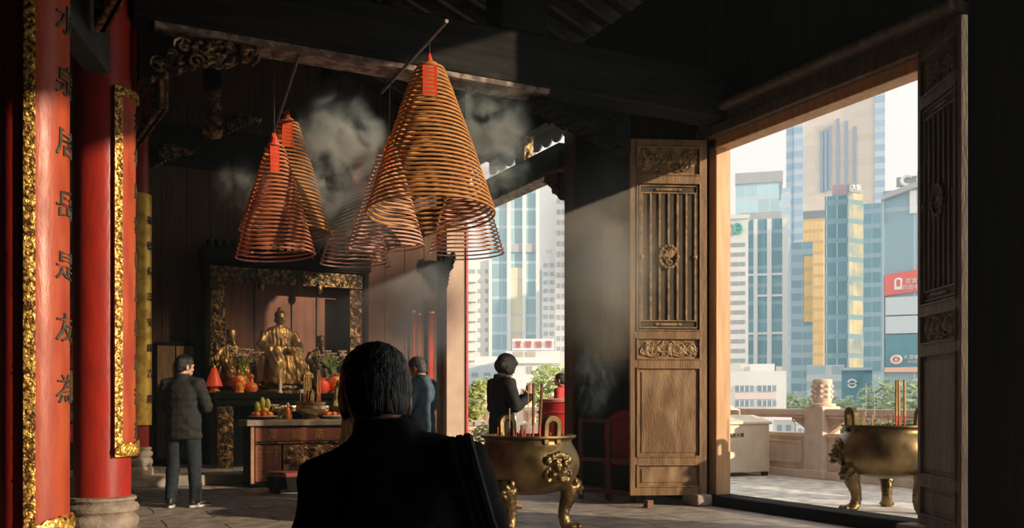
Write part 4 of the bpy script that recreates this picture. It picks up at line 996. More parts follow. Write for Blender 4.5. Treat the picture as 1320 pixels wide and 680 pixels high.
# red counter drum outside the far opening, planter
p = ground(724, 15.4); root = thing('red_drum', 'large red drum-shaped stand outside the far opening with a person behind', 'drum', (p.x, p.y, 0))
m = MB(); m.lathe([(.36, 0), (.38, .05), (.40, .6), (.38, 1.15), (.36, 1.18)], 32); part(m, 'drum_body', W['redpaint'], root)
m = MB(); m.lathe([(.38, 1.18), (.40, 1.19), (.40, 1.23), (.37, 1.245), (.01, 1.25)], 32); part(m, 'drum_top', mat('pale_red_top', (.75,.25,.2), .5), root)
for z in (.12, 1.02):
    m = MB(); m.tube([(.395*math.cos(k*PI/16), .395*math.sin(k*PI/16), z) for k in range(33)], .02, 8, caps=False); part(m, 'hoop', W['redcloth'], root)
def foliage_cloud(m, c, r, n, size, R):
    for i in range(n):
        v = Vector((R.gauss(0, 1), R.gauss(0, 1), R.gauss(0, 1))).normalized()*(R.uniform(.55, 1.0))
        pz = Vector((c[0]+v.x*r[0], c[1]+v.y*r[1], c[2]+v.z*r[2]))
        u = Vector((R.gauss(0, 1), R.gauss(0, 1), R.gauss(0, .6))).normalized(); w2 = u.orthogonal().normalized(); s = size*R.uniform(.6, 1.3)
        m.add([pz-u*s, pz-w2*s*.45, pz+u*s, pz+w2*s*.45], [(0, 1, 2, 3)])
def tree(loc, hgt, crowns, n, leaf, label, mtl, seed, name='leafy_tree', cat='tree', group=None):
    root = thing(name, label, cat, loc, 0, group); R = random.Random(seed)
    m = MB(); m.tube([(0, 0, 0), (.03*hgt, 0, hgt*.35), (0, .02*hgt, hgt*.7)], [hgt*.03, hgt*.022, hgt*.01], 8)
    for k in range(6):
        a = R.uniform(0, 6.3); m.tube([(.02*hgt, 0, hgt*.4), (hgt*.18*math.cos(a), hgt*.18*math.sin(a), hgt*R.uniform(.6, .85))], [hgt*.012, hgt*.004], 6)
    part(m, 'trunk', W['bark'], root)
    m = MB()
    for c, r in crowns: foliage_cloud(m, c, r, n, leaf, R)
    o = part(m, 'foliage', mtl, root, smooth=False)
    return root
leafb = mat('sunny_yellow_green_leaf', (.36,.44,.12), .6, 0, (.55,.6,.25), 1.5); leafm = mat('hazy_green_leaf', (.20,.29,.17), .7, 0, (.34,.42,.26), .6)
p = ground(612, 19.1); root = thing('stone_planter', 'pale pink stone planter box with flowers outside the far opening', 'planter', (p.x, p.y, 0), -YAW)
m = MB(); m.box(-.35, -.25, 0, .4, .3, .62); m.box(-.39, -.29, .62, .44, .34, .70); part(m, 'planter_box', W['palestone'], root, smooth=False, bev=.015)
m = MB(); m.box(-.33, -.23, .66, .38, .28, .705); part(m, 'soil', W['bark'], root, smooth=False)
tree((p.x, p.y+.05, .70), .75, [((0, 0, .45), (.3, .3, .32)), ((.12, .05, .75), (.2, .2, .2)), ((-.1, 0, .3), (.25, .2, .2))], 160, .085, 'bright yellow-green leafy shrub growing in the stone planter', leafb, 5, 'leafy_shrub', 'shrub')
p = ground(622, 17.2); root = thing('flower_pot', 'small red flower pot with white flowers on the terrace left of the praying woman', 'flower pot', (p.x, p.y, .0))
m = MB(); m.lathe([(.12, 0), (.15, .02), (.19, .34), (.21, .36), (.21, .4), (.18, .4)], 20); part(m, 'pot', W['redcloth'], root)
m = MB(); foliage_cloud(m, (0, 0, .58), (.2, .2, .2), 120, .06, random.Random(3)); part(m, 'foliage', W['greenleaf'], root, smooth=False)
for k in range(6):
    a = k*1.05; m = MB(); m.ball((.15*math.cos(a), .15*math.sin(a), .6+.12*math.sin(3*a)), .045, 8, 6); part(m, 'blossom', W['petal'], root)
# ================================================================== the city beyond, its pale colours carrying part of the distance haze
m = MB(); m.box(-200, -200, -22.5, 900, 900, -22); struct(m, 'ground', mat('hazy_street_ground', (.55,.56,.55), .9, 0, (.48,.5,.5), .03), smooth=False)
GZ = -22.0
wb = mat('white_render', (.80,.79,.77), .8, 0, (.74,.73,.71), .3); wdark = mat('shaded_window_glass', (.30,.38,.43), .25); roofg = mat('grey_roof_plant', (.46,.47,.49), .7, 0, (.52,.53,.54), .4)
def tower(px0, px1, ytop, z, depth, name, label, mtl, rot=0.0, crown=None, ybot=None):
    """a building at distance z whose near face spans px0..px1; the face is square to the sight line turned by rot"""
    s = FPX/z; c = ground((px0+px1)/2, z); wd = (px1-px0)/s; top = H+(520-ytop)/s
    base = GZ if ybot is None else H+(520-ybot)/s
    root = thing(name, label, 'building', (c.x, c.y, base), -math.atan2((px0+px1)/2-660, FPX)-YAW+rot)
    m = MB(); m.box(-wd/2, 0, 0, wd/2, depth, top-base); part(m, 'facade', mtl, root, smooth=False)
    return root, wd, top-base, s, base
def slab(root, name, mtl, x0, y0, z0, x1, y1, z1, bev=0): 
    m = MB(); m.box(x0, y0, z0, x1, y1, z1); return part(m, name, mtl, root, smooth=False, bev=bev)
def windows(root, xs, zs, w, h, mtl=None, y=-.05, frame=True):
    m = MB(); m.box(-w/2, -.02, 0, w/2, .3, h); first = None
    f = MB(); f.box(-w/2-.08, -.06, -.1, w/2+.08, .05, 0)
    for x in xs:
        for z in zs:
            if first is None:
                first = part(m, 'window', mtl or wdark, root, smooth=False); o = first
            else: o = first.copy(); C.objects.link(o); o.parent = root
            o.location = (x, y, z)
def sign_text(root, s, x, z, size, mtl, y=-.3, name='lettering', M=None):
    vs, fs = glyphs(s, size, .1); m = MB(); m.add([(a+x, b+y, c+z) for a, b, c in vs], fs, M); return part(m, name, mtl, root, smooth=False)
white = mat('white_sign_face', (.85,.85,.84), .6); redsign = mat('coral_red_sign', (.80,.16,.15), .5, 0, (.84,.2,.18), .5); tealsign = mat('deep_teal_sign', (.09,.27,.34), .4, 0, (.12,.32,.39), .5)
# --- right doorway, far to near
g1 = facade('beige_tower_grid', (.66,.56,.48), (.78,.68,.60), 4.2, 3.2, .45, .05, (.72,.63,.55), .4)
root, wd, ht, s, b0 = tower(1016, 1135, 60, 330, 34, 'skyscraper', 'tallest pale beige and blue skyscraper reaching out of the top of the doorway', g1)
blu = facade('blue_strip_glass', (.28,.44,.60), (.55,.66,.76), 4.2, 40, .45, .0, None, .3)
X = lambda px: (px-1075.5)/s
Z = lambda py: H+(520-py)/s-b0
slab(root, 'blue_glass_strip', blu, X(1016), -.6, 0, X(1025), 3, ht+3); slab(root, 'blue_glass_strip', blu, X(1025.5), -1.6, 0, X(1037), 3, ht+3); slab(root, 'blue_glass_strip', blu, X(1124), -1.2, 0, X(1136), 3, ht+3)
db = mat('blue_glass_fin', (.27,.38,.52), .3)
for px, y0, y1 in ((1060, 168, 246), (1065, 166, 246), (1070, 162, 244), (1080, 154, 240), (1090, 158, 244), (1100, 166, 246)): slab(root, 'blue_fin', db, X(px)-.5, -.8, Z(y1), X(px)+.5, .2, Z(y0))
slab(root, 'dark_storey_band', mat('dark_louvre_band', (.20,.27,.32), .6), X(1037), -.5, Z(279), X(1124), .2, Z(270))
gold = facade('gold_reflection_curtain', (.86,.50,.15), (.70,.47,.24), 4.0, 1.6, .3, .08, (.66,.45,.24), .25, var=(.95,.70,.34), vscale=.03)  # gold sun reflection put into the glass colour
slab(root, 'gold_reflection_bay', gold, X(1037), -1.2, 0, X(1062), .2, Z(282))
g = facade('pale_blue_block_glass', (.42,.58,.68), (.62,.72,.78), 3.6, 2.5, .35, .1, None, .3)
tower(1001, 1019, 242, 300, 25, 'office_block', 'small pale blue office block between the grey-capped tower and the tallest one', g)
g = facade('teal_banded_glass', (.16,.31,.40), (.40,.53,.60), 3.6, 3, .42, .08, None, .3)
root, wd, ht, s, b0 = tower(1020, 1047, 312, 260, 20, 'office_tower', 'blue banded tower whose right side shines gold, left of the front glass tower', g, .05)
X = lambda px: (px-1033.5)/s
Z = lambda py: H+(520-py)/s-b0
slab(root, 'gold_reflection_bay', gold, X(1036), -.5, Z(415), X(1047), .2, Z(330))
g = facade('teal_wide_glass', (.12,.27,.36), (.30,.45,.53), 3.8, 2.2, .3, .1, None, .25)
root, wd, ht, s, b0 = tower(1106, 1141, 262, 240, 25, 'office_tower', 'blue-green banded tower on the right behind the front glass tower', g, -.04)
# front glass tower with roof sign
g = facade('deep_teal_curtain', (.07,.20,.27), (.20,.35,.43), 3.5, 1.8, .26, .08, (.45,.6,.66), .2)
root, wd, ht, s, b0 = tower(1064, 1093, 252, 170, 16, 'glass_tower', 'front dark teal glass tower with a lettered rooftop box', g, 0)
X = lambda px: (px-1078.5)/s
Z = lambda py: H+(520-py)/s-b0
g2 = facade('painted_glint_side_curtain', (.10,.22,.27), (.18,.30,.35), 3.5, 1.8, .26, .08, None, .2, var=(.78,.60,.28), vscale=.35)  # gold sun glints on the panes painted in as colour noise
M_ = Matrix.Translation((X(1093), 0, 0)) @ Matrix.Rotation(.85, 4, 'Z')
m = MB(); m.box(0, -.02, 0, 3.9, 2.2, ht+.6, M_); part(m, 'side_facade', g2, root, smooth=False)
slab(root, 'corner_mullion', mat('pale_teal_mullion', (.4,.55,.6), .5), X(1092.4), -.3, 0, X(1093.6), .1, ht)
slab(root, 'roof_sign_box', mat('mauve_sign_box', (.42,.33,.40), .6), X(1073), .2, ht, X(1096), 8, Z(238)); m = MB(); m.box(0, 0, ht, 2.6, .4, ht+2.0, M_)
m = MB(); m.box(-.02, -.2, ht+.6, 3.2, 2, Z(239), M_); part(m, 'roof_sign_face', mat('grey_sign_face', (.30,.32,.36), .6), root, smooth=False)
sign_text(root, '大新', 1.6, ht+1.5, 1.3, white, -.35, 'lettering', M_)
# grey-capped tower
g = facade('light_sky_glass', (.42,.60,.68), (.62,.74,.78), 3.6, 2.4, .2, .06, (.72,.8,.82), .15)
root, wd, ht, s, b0 = tower(949, 1003, 236, 190, 20, 'glass_tower', 'blue glass tower with grey flat cap and a crane arm on its roof', g)
X = lambda px: (px-976)/s
Z = lambda py: H+(520-py)/s-b0
slab(root, 'grey_cap', roofg, X(948.5), -.3, ht, X(1008), 18, Z(222)); slab(root, 'grey_band', roofg, X(955), -.5, Z(284), X(1006), .2, Z(274))
m = MB(); m.tube([(X(958), 4, Z(217)), (X(972), 4, Z(219)), (X(985), 4, Z(222))], [.3, .35, .4], 6); part(m, 'crane_arm', roofg, root)
g = facade('teal_lower_glass', (.12,.29,.37), (.33,.48,.55), 3.6, 1.9, .2, .06, None, .2)
slab(root, 'lower_facade', g, X(955), -1.2, 0, X(1010), .2, Z(284))
for px, ww in ((974, .4), (991, .45), (1010, .5), (956, .4)): slab(root, 'white_mullion', white, X(px)-ww, -1.6, 0, X(px)+ww, -1, Z(284))
for py in (355, 430, 382): slab(root, 'white_storey_line', white, X(975 if py == 382 else 955), -1.5, Z(py)-.22, X(1010), -1, Z(py)+.22)
# white slab office
root, wd, ht, s, b0 = tower(930, 964, 282, 150, 14, 'office_block', 'white office slab with dark window rows and round green sign, beside the door frame', wb)
X = lambda px: (px-947)/s
Z = lambda py: H+(520-py)/s-b0
windows(root, [X(939.5), X(948), X(956.5)], [Z(318+12.4*k) for k in range(13)], 7.4/s, 5/s, mat('grey_window_strip', (.33,.40,.44), .3))
slab(root, 'roof_parapet', wb, X(930), -.3, ht, X(966), 3, ht+.6)
m = MB(); m.tube([(X(951)+.62*math.cos(a*PI/10), -.25, Z(295)+.75*math.sin(a*PI/10)) for a in range(21)], .22, 6, caps=False); m.box(X(951)-.7, -.35, Z(295)-.12, X(951)+.7, -.1, Z(295)+.12); part(m, 'round_sign', mat('teal_green_sign', (.12,.48,.42), .5), root)
m = MB(); m.tube([(X(942.5)+.5*math.cos(-2.2+a*.44), -.25, Z(295)+.7*math.sin(-2.2+a*.44)) for a in range(11)], .2, 6); part(m, 'sign_mark', mat('grey_sign_mark', (.4,.45,.46), .5), root)
# building on the right with red sign
g = facade('grey_blue_panel_glass', (.27,.42,.50), (.42,.55,.61), 9, 5, .05, .03, (.5,.62,.67), .2, var=(.36,.52,.60))
root, wd, ht, s, b0 = tower(1141, 1215, 243, 105, 14, 'office_block', 'grey-blue block with red sign band, cut off by the dark door leaf', g)
X = lambda px: (px-1178)/s
Z = lambda py: H+(520-py)/s-b0
slab(root, 'side_pillar', mat('pale_blue_corner', (.45,.58,.64), .4), X(1140), -.3, 0, X(1142.5), 8, Z(248))
M_ = Matrix.Rotation(-.06, 4, 'Y')
m = MB(); m.add([(X(1139), -.8, Z(256)), (X(1215), -.8, Z(232)), (X(1215), 10, Z(232)), (X(1139), 10, Z(256)), (X(1139), -.8, Z(250)), (X(1215), -.8, Z(224)), (X(1215), 10, Z(224)), (X(1139), 10, Z(250))], [(0,3,2,1),(4,5,6,7),(0,1,5,4),(1,2,6,5),(2,3,7,6),(3,0,4,7)]); part(m, 'slanted_roof', roofg, root, smooth=False)
slab(root, 'white_corner', white, X(1173), -.35, Z(275), X(1181), .1, Z(246))
m = MB(); m.add([(X(1143), -.4, Z(380)), (X(1215), -.4, Z(372)), (X(1215), -.4, Z(344)), (X(1143), -.4, Z(353)), (X(1143), .1, Z(380)), (X(1215), .1, Z(372)), (X(1215), .1, Z(344)), (X(1143), .1, Z(353))], [(0,1,2,3),(7,6,5,4),(0,4,5,1),(3,2,6,7),(0,3,7,4),(1,5,6,2)]); part(m, 'red_sign', redsign, root, smooth=False)
m = MB(); x, z = X(1159.5), Z(365.5); m.box(x-.42, -.5, z-.62, x+.42, -.38, z-.28); m.box(x-.42, -.5, z-.3, x-.2, -.38, z+.35); m.box(x+.2, -.5, z-.3, x+.42, -.38, z+.35)
m.tube([(x+.32*math.cos(a*PI/10), -.44, z+.3+.3*math.sin(a*PI/10)) for a in range(11)], .12, 6); part(m, 'sign_emblem', white, root, smooth=False)
sign_text(root, '百貨公司', X(1182), Z(362), .62, white, -.5); sign_text(root, '日田中目', X(1178), Z(370), .6, white, -.5)
wp = mat('pale_window_panel', (.62,.70,.74), .3)
slab(root, 'pale_panel', wp, X(1144), -.35, Z(405), X(1215), .1, Z(382)); slab(root, 'pale_panel', wp, X(1144), -.35, Z(429), X(1215), .1, Z(407))
slab(root, 'teal_curved_front', tealsign, X(1144), -.4, Z(474), X(1215), .1, Z(431)); 
m = MB(); m.tube([(X(1157)+.5*math.cos(a*PI/10), -.5, Z(463)+.4*math.sin(a*PI/10)) for a in range(21)], .16, 6, caps=False); m.ball((X(1157), -.45, Z(463)), (.24, .1, .2)); part(m, 'round_emblem', mat('pale_coral_mark', (.85,.6,.55), .5), root)
sign_text(root, '大酒樓餐廳', X(1181), Z(460), .55, white, -.5); sign_text(root, '中日田目口', X(1181), Z(466), .36, white, -.5)
slab(root, 'peach_band', mat('peach_band', (.85,.52,.40), .6), X(1143), -.6, Z(479), X(1215), .1, Z(473))
# roof sign letters: dark plate with white strokes
slab(root, 'roof_sign_plate', mat('grey_green_plate', (.36,.42,.42), .6), X(1157), 1, Z(236), X(1200), 1.4, Z(224))
m = MB(); x, z = X(1171), Z(229.5); m.tube([(x+.65*math.cos(.8+a*.35), .9, z+.55*math.sin(.8+a*.35)) for a in range(13)], .22, 6); m.box(x+.9, .75, z-.8, x+1.15, 1.0, z+.9); m.box(x+.9, .75, z+.2, x+1.6, 1.0, z+.42); part(m, 'roof_sign_letter', white, root, smooth=False)
for px in (1163, 1190): slab(root, 'sign_strut', roofg, X(px)-.1, 1.1, Z(247), X(px)+.1, 1.3, Z(236))
# podium blocks and low white building
g = facade('grey_podium', (.30,.40,.46), (.52,.58,.62), 2.2, 3.5, .45, .25, None, .5)
tower(1041, 1087, 470, 135, 15, 'podium_block', 'grey banded podium building just behind the carved balustrade post', g)
root, wd, ht, s, b0 = tower(1086, 1123, 477, 118, 9, 'podium_block', 'dark teal building front with a white round emblem below the glass tower', tealsign)
X = lambda px: (px-1104.5)/s
Z = lambda py: H+(520-py)/s-b0
m = MB(); cx, cz = X(1099), Z(494)
for a0, a1 in ((.25, PI-.25), (PI+.25, 2*PI-.25)): m.tube([(cx+.5*math.cos(a0+(a1-a0)*k/10), -.2, cz+.5*math.sin(a0+(a1-a0)*k/10)) for k in range(11)], .13, 6)
m.box(cx-.42, -.28, cz-.08, cx+.42, -.1, cz+.04); part(m, 'round_emblem', white, root)
slab(root, 'teal_ledge', mat('pale_teal_ledge', (.45,.6,.66), .5), X(1085), -.5, ht, X(1123), 4, ht+.35)
slab(root, 'teal_side_front', mat('mid_teal_front', (.13,.33,.42), .4), X(1112), -.15, 0, X(1123), .1, ht-.4)
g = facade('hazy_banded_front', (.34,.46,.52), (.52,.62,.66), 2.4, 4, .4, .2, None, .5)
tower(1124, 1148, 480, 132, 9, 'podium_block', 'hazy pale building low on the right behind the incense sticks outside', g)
root, wd, ht, s, b0 = tower(936, 1012, 478, 70, 9, 'low_building', 'low plain white building with two rows of paired windows, behind the steel box', wb)
X = lambda px: (px-974)/s
Z = lambda py: H+(520-py)/s-b0
windows(root, [X(960), X(988)], [Z(504), Z(523)], 23/s, 7.5/s)
for xx in (X(960), X(988)):
    for zz in (Z(504), Z(523)):
        for dx in (-.35, 0, .35): slab(root, 'window_mullion', white, xx+dx-.03, -.12, zz, xx+dx+.03, -.04, zz+7.5/s)
slab(root, 'pink_sill_band', mat('pinkish_render', (.80,.66,.62), .8), X(948), -.06, Z(514), X(1000), .1, Z(506))
slab(root, 'roof_hut', wb, X(955), 1, ht, X(998), 5, Z(468)); slab(root, 'roof_tank', roofg, X(962), .8, ht, X(967), 1.4, Z(472)); slab(root, 'roof_hut', roofg, X(1000), 1.5, ht, X(1008), 3.5, Z(471))
# white roofs of sheds glimpsed through the balustrade
for k, (px0, px1, yt, z, lb) in enumerate(((997, 1024, 541, 48, 'white shed roof glimpsed through the gap under the handrail, left one'), (1026, 1044, 545, 46, 'white shed roof glimpsed through the gap under the handrail, right one'))):
    root, wd, ht, s, b0 = tower(px0, px1, yt, z, 4, 'white_shed', lb, wb); slab(root, 'shed_roof', white, -wd/2-.03, -.15, ht, wd/2+.03, 4, ht+.12)
    windows(root, [-wd*.2, wd*.2], [ht-.55], wd*.22, .3)
# --- seen through the far opening
root, wd, ht, s, b0 = tower(598, 634, 334, 105, 12, 'apartment_tower', 'white apartment tower with many small windows beside the pale pier', wb)
X = lambda px: (px-616)/s
Z = lambda py: H+(520-py)/s-b0
windows(root, [X(606), X(611), X(618.5), X(627)], [Z(352+12.6*k) for k in range(11)], 3.4/s, 5.2/s, mat('grey_apartment_window', (.42,.46,.48), .4))
slab(root, 'white_pilaster', wb, X(630), -.5, 0, X(633), .1, ht)
for k in range(10): slab(root, 'balcony', wb, X(603.5), -.7, Z(360+12.6*k)-.35, X(614), .1, Z(360+12.6*k))
g = facade('tall_teal_glass', (.26,.45,.52), (.58,.70,.74), 3.8, 2.6, .16, .05, None, .2, var=(.52,.68,.72), vscale=.03)
root, wd, ht, s, b0 = tower(630, 694, 120, 200, 22, 'glass_tower', 'tall pale teal glass tower with white vertical strips in the far opening', g)
X = lambda px: (px-662)/s
Z = lambda py: H+(520-py)/s-b0
for px, ww in ((656, .42), (675.5, .35), (693, .4)): slab(root, 'white_strip', white, X(px)-ww, -.8, 0, X(px)+ww, .1, ht)
slab(root, 'grey_band', roofg, X(640), -.4, Z(325), X(693), .1, Z(315))
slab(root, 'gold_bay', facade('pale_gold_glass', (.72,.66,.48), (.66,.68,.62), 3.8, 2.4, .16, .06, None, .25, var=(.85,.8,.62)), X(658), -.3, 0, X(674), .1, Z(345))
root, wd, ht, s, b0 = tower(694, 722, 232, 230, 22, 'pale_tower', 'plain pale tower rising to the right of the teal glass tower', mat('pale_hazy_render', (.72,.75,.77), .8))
root, wd, ht, s, b0 = tower(699, 716, 326, 160, 12, 'apartment_tower', 'narrow grey apartment tower with balconies in front of the plain pale tower', mat('pale_grey_render', (.58,.62,.65), .8))
X = lambda px: (px-707.5)/s
Z = lambda py: H+(520-py)/s-b0
windows(root, [X(704), X(712)], [Z(344+11*k) for k in range(10)], 5/s, 5/s, mat('blue_grey_window', (.34,.42,.48), .4)); slab(root, 'roof_hut', roofg, X(703), 2, ht, X(712), 5, ht+.9)
root, wd, ht, s, b0 = tower(716, 742, 215, 140, 12, 'apartment_tower', 'tall white apartment tower at the right edge of the far opening', wb)
X = lambda px: (px-729)/s
Z = lambda py: H+(520-py)/s-b0
windows(root, [X(720.5), X(727)], [Z(262+13.6*k) for k in range(15)], 4/s, 6/s, mat('grey_tower_window', (.44,.48,.5), .4))
# building with the red lettered sign
root, wd, ht, s, b0 = tower(652, 722, 452, 75, 10, 'low_building', 'low cream building carrying a white sign with four red characters', wb)
X = lambda px: (px-687)/s
Z = lambda py: H+(520-py)/s-b0
slab(root, 'sign_board', white, X(660.5), -.1, Z(451), X(714), .25, Z(436.5))
for px, ch in ((668, '置'), (681, '銀'), (694.5, '愉'), (707.5, '聲')): sign_text(root, ch, X(px), Z(443.5), .62, mat('faded_red_lettering', (.72,.25,.25), .6) if px == 668 else bpy.data.materials['faded_red_lettering'], -.16, 'character')
windows(root, [X(668.5), X(684.5)], [Z(459)], 12/s, 6/s, mat('tan_window', (.50,.46,.38), .5)); windows(root, [X(683), X(698.5)], [Z(481)], 6/s, 9/s, mat('grey_window', (.42,.44,.43), .5))
slab(root, 'ledge', wb, X(652), -.3, Z(468), X(722), .1, Z(466))
root, wd, ht, s, b0 = tower(600, 654, 470, 85, 10, 'low_building', 'low grey-blue building with flat roofs left of the praying woman', mat('pale_blue_grey_render', (.56,.62,.66), .8))
X = lambda px: (px-627)/s
Z = lambda py: H+(520-py)/s-b0
slab(root, 'roof_step', wb, X(612), .5, ht, X(654), 6, ht+.8); windows(root, [X(612), X(628), X(642)], [Z(485)], 8/s, 5/s); slab(root, 'dark_storey', mat('blue_grey_storey', (.32,.42,.5), .5), X(600), -.2, Z(512), X(654), .1, Z(496))
root, wd, ht, s, b0 = tower(690, 740, 503, 55, 6, 'low_building', 'pale wall below the tree behind the red drum', wb)
windows(root, [-wd*.2, wd*.1], [ht-1.3], .5, .7)
tree((ground(712, 40).x, ground(712, 40).y, -4), 7, [((0, 0, 6.2), (.95, .9, .75)), ((-.7, 0, 5.2), (.7, .7, .8)), ((.5, 0, 4.6), (.9, .8, .9)), ((-.1, .3, 3.8), (.9, .9, .9))], 420, .17, 'bright yellow-green tree in front of the sign building, right side of the far opening', leafb, 31)
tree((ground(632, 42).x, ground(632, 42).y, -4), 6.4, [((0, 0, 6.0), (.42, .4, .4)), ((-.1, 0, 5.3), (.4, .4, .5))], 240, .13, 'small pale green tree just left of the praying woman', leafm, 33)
for k, (px, py, z, r, lb) in enumerate(((1012, 524, 90, 1.6, 'dark green tree at the foot of the towers, beside the white building'), (1026, 527, 86, 1.7, 'dark green tree left of the carved balustrade post'), (1041, 529, 84, 1.5, 'dark green tree touching the carved balustrade post'), (1075, 529, 80, 1.6, 'dark green tree just right of the carved balustrade post'), (1092, 531, 78, 1.4, 'dark green tree behind the handle of the terrace burner'), (1133, 512, 75, 1.7, 'pale green tree behind the thin sticks of the terrace burner'), (1168, 515, 70, 1.7, 'pale green tree at the right behind the terrace burner'))):
    c = at(px, py, z); hg = c.z+r-GZ
    tree((c.x, c.y, GZ), hg, [((0, 0, hg-r), (r, r, r)), ((r*.7, 0, hg-r*1.8), (r*.9, r*.8, r)), ((-r*.7, 0, hg-r*1.8), (r*.9, r*.8, r)), ((0, 0, hg-r*2.6), (r*1.2, r, r))], 220, .34, lb, leafm, 40+k, 'street_tree', 'tree', 'street trees')
# ================================================================== people
def finger(m, p0, d, up, ln, r, curl):
    pts = [Vector(p0)]; v = Vector(d).normalized(); ax = v.cross(Vector(up)).normalized()
    for k, f in enumerate((.45, .32, .23)):
        v = Matrix.Rotation(curl*(.5 if k == 0 else 1), 3, ax) @ v; pts.append(pts[-1]+v*ln*f)
    m.tube(pts, [r, r*.95, r*.88, r*.7], 8)
def hand(m, wrist, d, palm, thumb, curl=.35, s=1.0):
    """d: where the fingers point, palm: which way the palm faces, thumb: side the thumb is on"""
    d = Vector(d).normalized(); pn = Vector(palm); pn = (pn-d*pn.dot(d)).normalized(); sd = Vector(thumb); sd = (sd-d*sd.dot(d)-pn*sd.dot(pn)).normalized()
    w = Vector(wrist)
    M = Matrix((( sd.x, pn.x, d.x, 0), (sd.y, pn.y, d.y, 0), (sd.z, pn.z, d.z, 0), (0, 0, 0, 1)))
    m.ball((0, 0, 0), (.040*s, .015*s, .052*s), 12, 8, Matrix.Translation(w+d*.055*s) @ M)
    m.tube([w-d*.02, w+d*.03*s], [.026*s, .028*s], 8)
    for k, (o, ln) in enumerate(((.030, .072), (.010, .080), (-.010, .075), (-.029, .058))):
        finger(m, w+d*.095*s+sd*o*s, d+sd*(o*1.2), -pn, ln*s, .0085*s, -curl)
    finger(m, w+d*.03*s+sd*.03*s, d*.6+sd*.75+pn*.15, -pn, .062*s, .0105*s, -curl*.5)
def head(m, M):
    m.ball((0, 0, .10), (.076, .096, .100), 20, 14, M); m.ball((0, .035, .035), (.056, .064, .062), 16, 10, M); m.ball((0, .075, .005), (.028, .026, .024), 10, 8, M)
    m.tube([(0, .092, .09), (0, .108, .062), (0, .116, .048)], [.009, .012, .016], 8, M); 
    for q in (-1, 1):
        m.ball((q*.079, -.008, .062), (.010, .022, .034), 10, 8, M); m.ball((q*.03, .085, .088), (.017, .012, .009), 8, 6, M); m.ball((q*.033, .088, .105), (.022, .012, .007), 8, 6, M); m.ball((q*.042, .072, .05), (.022, .02, .02), 8, 6, M)
    m.ball((0, .098, .022), (.024, .012, .007), 8, 6, M); m.ball((0, .096, .011), (.021, .012, .008), 8, 6, M)
